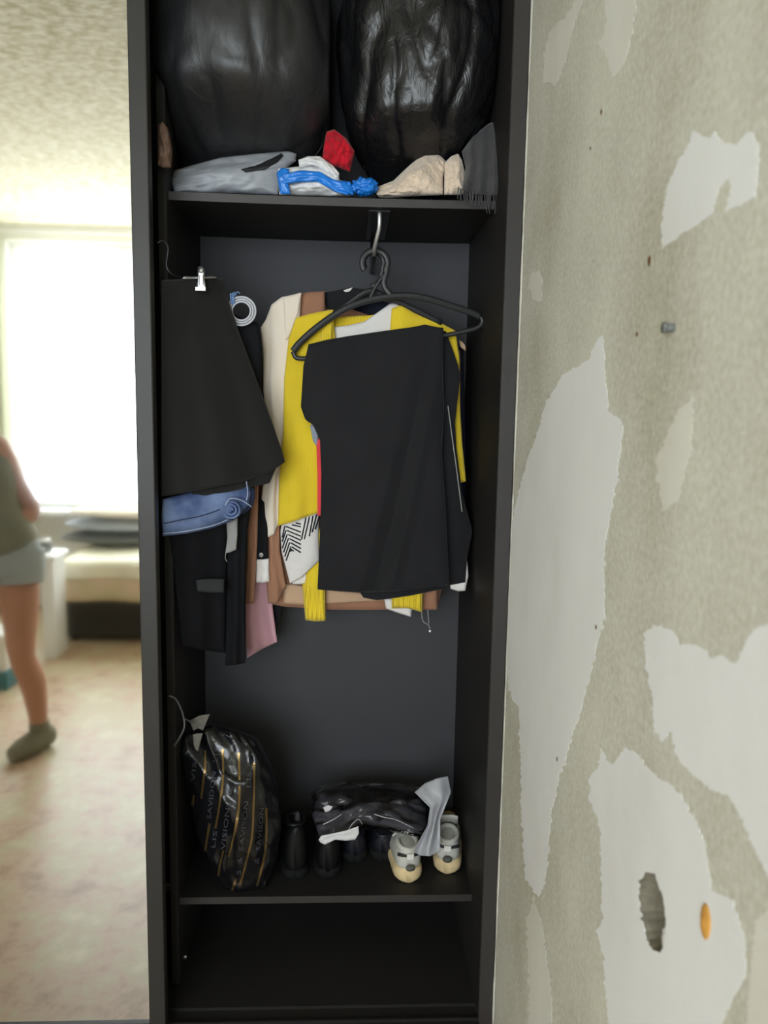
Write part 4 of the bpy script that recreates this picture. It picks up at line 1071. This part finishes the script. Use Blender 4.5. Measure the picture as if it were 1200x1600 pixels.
# white table left of the bed
tl_ = mir(77, 1030, atz(77, 1030, 0).y)
t = thing('table', (tl_.x-.4, tl_.y-.15, 0), 'white table with panel legs standing behind the person', 'table')
box('tabletop', (tl_.x-.85, tl_.x+.06, tl_.y-.22, tl_.y+.03, .60, .63), 'white_paint', t, .003)
box('leg_panel', (tl_.x-.03, tl_.x+.04, tl_.y-.2, tl_.y, 0, .60), 'white_paint', t, .003)
box('leg_panel', (tl_.x-.82, tl_.x-.78, tl_.y-.2, tl_.y, 0, .60), 'white_paint', t, .003)
t = thing('jar', (tl_.x-.04, tl_.y-.12, .63), 'small grey jar standing on the white table', 'jar')
obj('jar_body', *tubev([(tl_.x-.04, tl_.y-.12, .63), (tl_.x-.04, tl_.y-.12, .64), (tl_.x-.04, tl_.y-.12, .69)], [.03, .035, .03], 16), 'pillow_dark', t)
obj('lid', *tubev([(tl_.x-.04, tl_.y-.12, .69), (tl_.x-.04, tl_.y-.12, .705)], [.028, .027], 16), 'white_paint', t)
bx = mir(6, 1080, atz(6, 1080, 0).y)
t = thing('storage_box', (bx.x-.15, bx.y-.1, 0), 'white storage box with a teal base on the floor behind the leg', 'box')
box('tub', (bx.x-.32, bx.x+.02, bx.y-.26, bx.y, 0, .10), 'teal_plastic', t, .01)
box('lid_box', (bx.x-.31, bx.x+.012, bx.y-.25, bx.y-.01, .10, .30), 'white_box', t, .012)
# curtains beside the window
def curtain(x0, x1, lab):
    V = []; Fc = []; n_ = 60
    for j in range(13):
        for i in range(n_+1):
            s = i/n_; x = x0+(x1-x0)*s
            V.append(Vector((x, YB+.20+.035*math.sin(s*38+.3*j*.2)*(.7+.3*j/12), 2.66-j*2.6/12)))
    for j in range(12):
        for i in range(n_):
            a = j*(n_+1)+i; Fc.append([a, a+1, a+n_+2, a+n_+1])
    o = tag(obj('curtain', V, Fc, 'curtain'), lab, 'curtain', 'window curtains')
    md = o.modifiers.new('thickness', 'SOLIDIFY'); md.thickness = .004
curtain(-2.95, -2.42, 'pale green curtain gathered at the side of the window')
curtain(.06, .34, 'pale green curtain gathered near the concrete wall')
tube_c = tag(obj('curtain_rod', *tubev([(-3.0, YB+.20, 2.69), (.3, YB+.20, 2.69)], .014, 12), 'white_paint'), 'white curtain rod above the bright window', 'rod')

# person standing beside the camera, seen from hip to foot in the mirror
Yp = atz(48, 1172, 0).y
def pm(px, py, dy=0.):                  # dy > 0 : nearer to the mirror
    p = mir(px, py, Yp); return Vector((p.x, p.y+dy, p.z))
def ellip(pts, rads, ell):
    V, Fc = [], []
    p = [Vector(q) for q in pts]; return tubev(p, rads, 16, ell=ell)
parts = []
def add(pts, rads, ell=1., sub=4):
    pts = [Vector(p) for p in pts]
    path = smooth_path(pts, sub); rr_ = []
    for i in range(len(pts)-1):
        for k in range(sub): rr_.append(rads[i]+(rads[i+1]-rads[i])*k/sub)
    rr_.append(rads[-1])
    parts.append(tubev(path, rr_, 16, ell=ell))
hipR, hipL = pm(28, 868), pm(-42, 868)
kneeR = pm(40, 1018, .04); ankR = pm(59, 1140, -.02)
kneeL = pm(-70, 1018, .04); ankL = pm(-90, 1140, -.02)
for hip, kn, an, sx in ((hipR, kneeR, ankR, -1), (hipL, kneeL, ankL, -1)):
    mid = hip.lerp(kn, .5); cf = kn.lerp(an, .38)+Vector((.012, -.012, 0))
    add([hip+Vector((0, 0, .04)), mid, kn, cf, an, Vector((an.x, an.y, .05))], [.085, .078, .054, .056, .034, .036])
    toe = Vector((an.x-.055, an.y+.145, .028))
    add([Vector((an.x+.012, an.y-.035, .04)), Vector((an.x-.01, an.y+.02, .045)), an.lerp(toe, .6)*1.0-Vector((0, 0, an.lerp(toe, .6).z-.036)), toe], [.036, .042, .04, .028], 1.)
pel = (hipR+hipL)/2
neck = pm(-52, 655); shR = pm(-6, 700); shL = pm(-98, 700)
chest = pel.lerp(neck, .68); waist = pel.lerp(neck, .34)
add([pel-Vector((0, 0, .06)), pel, waist, chest, neck.lerp(chest, .2), neck], [.13, .15, .118, .132, .10, .055], .72)
add([neck-Vector((0, 0, .03)), neck+Vector((0, 0, .07)), neck+Vector((0, .015, .13))], [.052, .05, .05])
head = neck+Vector((0, .03, .20))
V, Fc = blobv(head, (.075, .095, .115), 4, 0); parts.append((V, Fc))
V, Fc = blobv(head+Vector((0, .055, -.06)), (.05, .045, .05), 3, 0); parts.append((V, Fc))   # jaw
V, Fc = blobv(head+Vector((0, .1, -.005)), (.013, .02, .026), 3, 0); parts.append((V, Fc))   # nose
for sx in (-1, 1):
    V, Fc = blobv(head+Vector((.078*sx, .0, -.01)), (.012, .022, .032), 3, 0); parts.append((V, Fc))
elR, wrR = pm(40, 800, -.06), pm(-2, 835, .09)
elL, wrL = pm(-150, 800, -.06), pm(-96, 835, .09)
for sh_, el_, wr_, sx in ((shR, elR, wrR, 1), (shL, elL, wrL, -1)):
    add([sh_+Vector((-.05*sx, 0, .0)), sh_, sh_.lerp(el_, .5), el_, el_.lerp(wr_, .4), wr_], [.06, .058, .047, .04, .04, .027])
    dirh = (pel+Vector((.06*sx, .10, .02))-wr_).normalized()
    palm = wr_+dirh*.05
    add([wr_, wr_+dirh*.03, palm+dirh*.03], [.026, .036, .034], .55)
    for q in range(4):
        o_ = Vector((0, .0, .024-.016*q))
        ln = (.07, .078, .074, .058)[q]
        a0 = palm+dirh*.03+o_
        add([a0, a0+dirh*ln*.45+Vector((0, .006, -.004)), a0+dirh*ln*.8+Vector((0, .002, -.016)), a0+dirh*ln+Vector((0, -.006, -.024))], [.010, .0095, .0088, .007], 1., 2)
    th_ = wr_+dirh*.02+Vector((0, .01, .024))
    add([th_, th_+Vector((-.01*sx, .015, .03)), th_+Vector((-.03*sx, .022, .048))], [.012, .0105, .008], 1., 2)
V = []; Fc = []
for v, f in parts:
    n_ = len(V); V += v; Fc += [[i+n_ for i in q] for q in f]
me = bpy.data.meshes.new('body_raw'); me.from_pydata(V, [], Fc); me.update()
tmp = bpy.data.objects.new('body_raw', me); COL.objects.link(tmp)
md = tmp.modifiers.new('r', 'REMESH'); md.mode = 'VOXEL'; md.voxel_size = .0075; md.use_smooth_shade = True
md = tmp.modifiers.new('s', 'SMOOTH'); md.iterations = 6; md.factor = .5
dg = bpy.context.evaluated_depsgraph_get()
bm_ = bpy.data.meshes.new_from_object(tmp.evaluated_get(dg))
V = [v.co.copy() for v in bm_.vertices]; Fc = [list(p.vertices) for p in bm_.polygons]
bpy.data.objects.remove(tmp)
PE = thing('person', (pel.x, pel.y, 0), 'person in a grey-olive top, pale shorts and socks standing with hand on hip', 'person')
obj('body', V, Fc, 'skin', PE)
def garment(name, mat, segs):
    V = []; Fc = []
    for pts, rads, ell in segs:
        path = smooth_path(pts, 5); rr_ = []
        for i in range(len(pts)-1):
            for k in range(5): rr_.append(rads[i]+(rads[i+1]-rads[i])*k/5)
        rr_.append(rads[-1])
        v, f = tubev(path, rr_, 28, ell=ell); f = f[:-2]
        v = [p+Vector((nz(p.x*9, p.z*7, 1), nz(p.y*9, p.z*7, 2), 0))*.012 for p in v]
        n_ = len(V); V += v; Fc += [[i+n_ for i in q] for q in f]
    o = obj(name, V, Fc, mat, PE); md = o.modifiers.new('thickness', 'SOLIDIFY'); md.thickness = .006; md.offset = 1
    return o
garment('top', 'shirt', [([pel+Vector((0, 0, -.015)), pel+Vector((0, 0, .06)), waist, chest, neck.lerp(chest, .25)], [.165, .168, .138, .142, .085], .8)])
garment('shorts', 'shorts', [([pel+Vector((0, 0, .08)), pel, pel-Vector((0, 0, .07))], [.165, .182, .178], .74),
        ([hipR+Vector((0, 0, .03)), hipR.lerp(kneeR, .12), hipR.lerp(kneeR, .27)], [.098, .10, .096], 1.), ([hipL+Vector((0, 0, .03)), hipL.lerp(kneeL, .12), hipL.lerp(kneeL, .27)], [.098, .10, .096], 1.)])
for an in (ankR, ankL):
    toe = Vector((an.x-.055, an.y+.135, .030))
    b0 = an.lerp(toe, .6)
    V1, F1 = tubev(smooth_path([Vector((an.x+.02, an.y-.055, .044)), Vector((an.x+.005, an.y-.01, .05)), Vector((b0.x, b0.y, .04)), toe+Vector((-.01, .02, 0))], 5), [.034, .045, .050, .050, .051, .051, .050, .050, .049, .048, .047, .046, .043, .038, .034, .022][:16], 16)
    V1 = [Vector((v.x, v.y, max(v.z, .002))) for v in V1]
    V2, F2 = tubev(smooth_path([Vector((an.x, an.y, .05)), Vector((an.x, an.y, .095)), Vector((an.x, an.y, .125))], 4), .043, 16)
    obj('sock', V1+V2, F1+[[i+len(V1) for i in q] for q in F2], 'sock', PE)
V, Fc = blobv(head+Vector((0, -.02, .02)), (.09, .095, .115), 4, .04, 3, 1)
V = [Vector((v.x, min(v.y, head.y+.045+.05*max(0, (v.z-head.z-.05)/.1)), v.z)) for v in V]
hr = obj('hair', V, Fc, 'hair', PE)
obj('ponytail', *tubev(smooth_path([head+Vector((0, -.10, .04)), head+Vector((0, -.15, -.02)), head+Vector((0, -.14, -.14)), head+Vector((0, -.12, -.24))], 5), [.02]+[.03]*14+[.012], 12), 'hair', hr)
for sx in (-1, 1):
    obj('eye', *blobv(head+Vector((.03*sx, .083, .008)), (.013, .01, .007), 3, 0), 'face_feature', PE)
    obj('eyebrow', *tubev([head+Vector((.015*sx, .094, .028)), head+Vector((.032*sx, .090, .033)), head+Vector((.048*sx, .078, .028))], .003, 6), 'hair', PE)
obj('lips', *blobv(head+Vector((0, .093, -.055)), (.022, .009, .008), 3, 0), 'lips', PE)
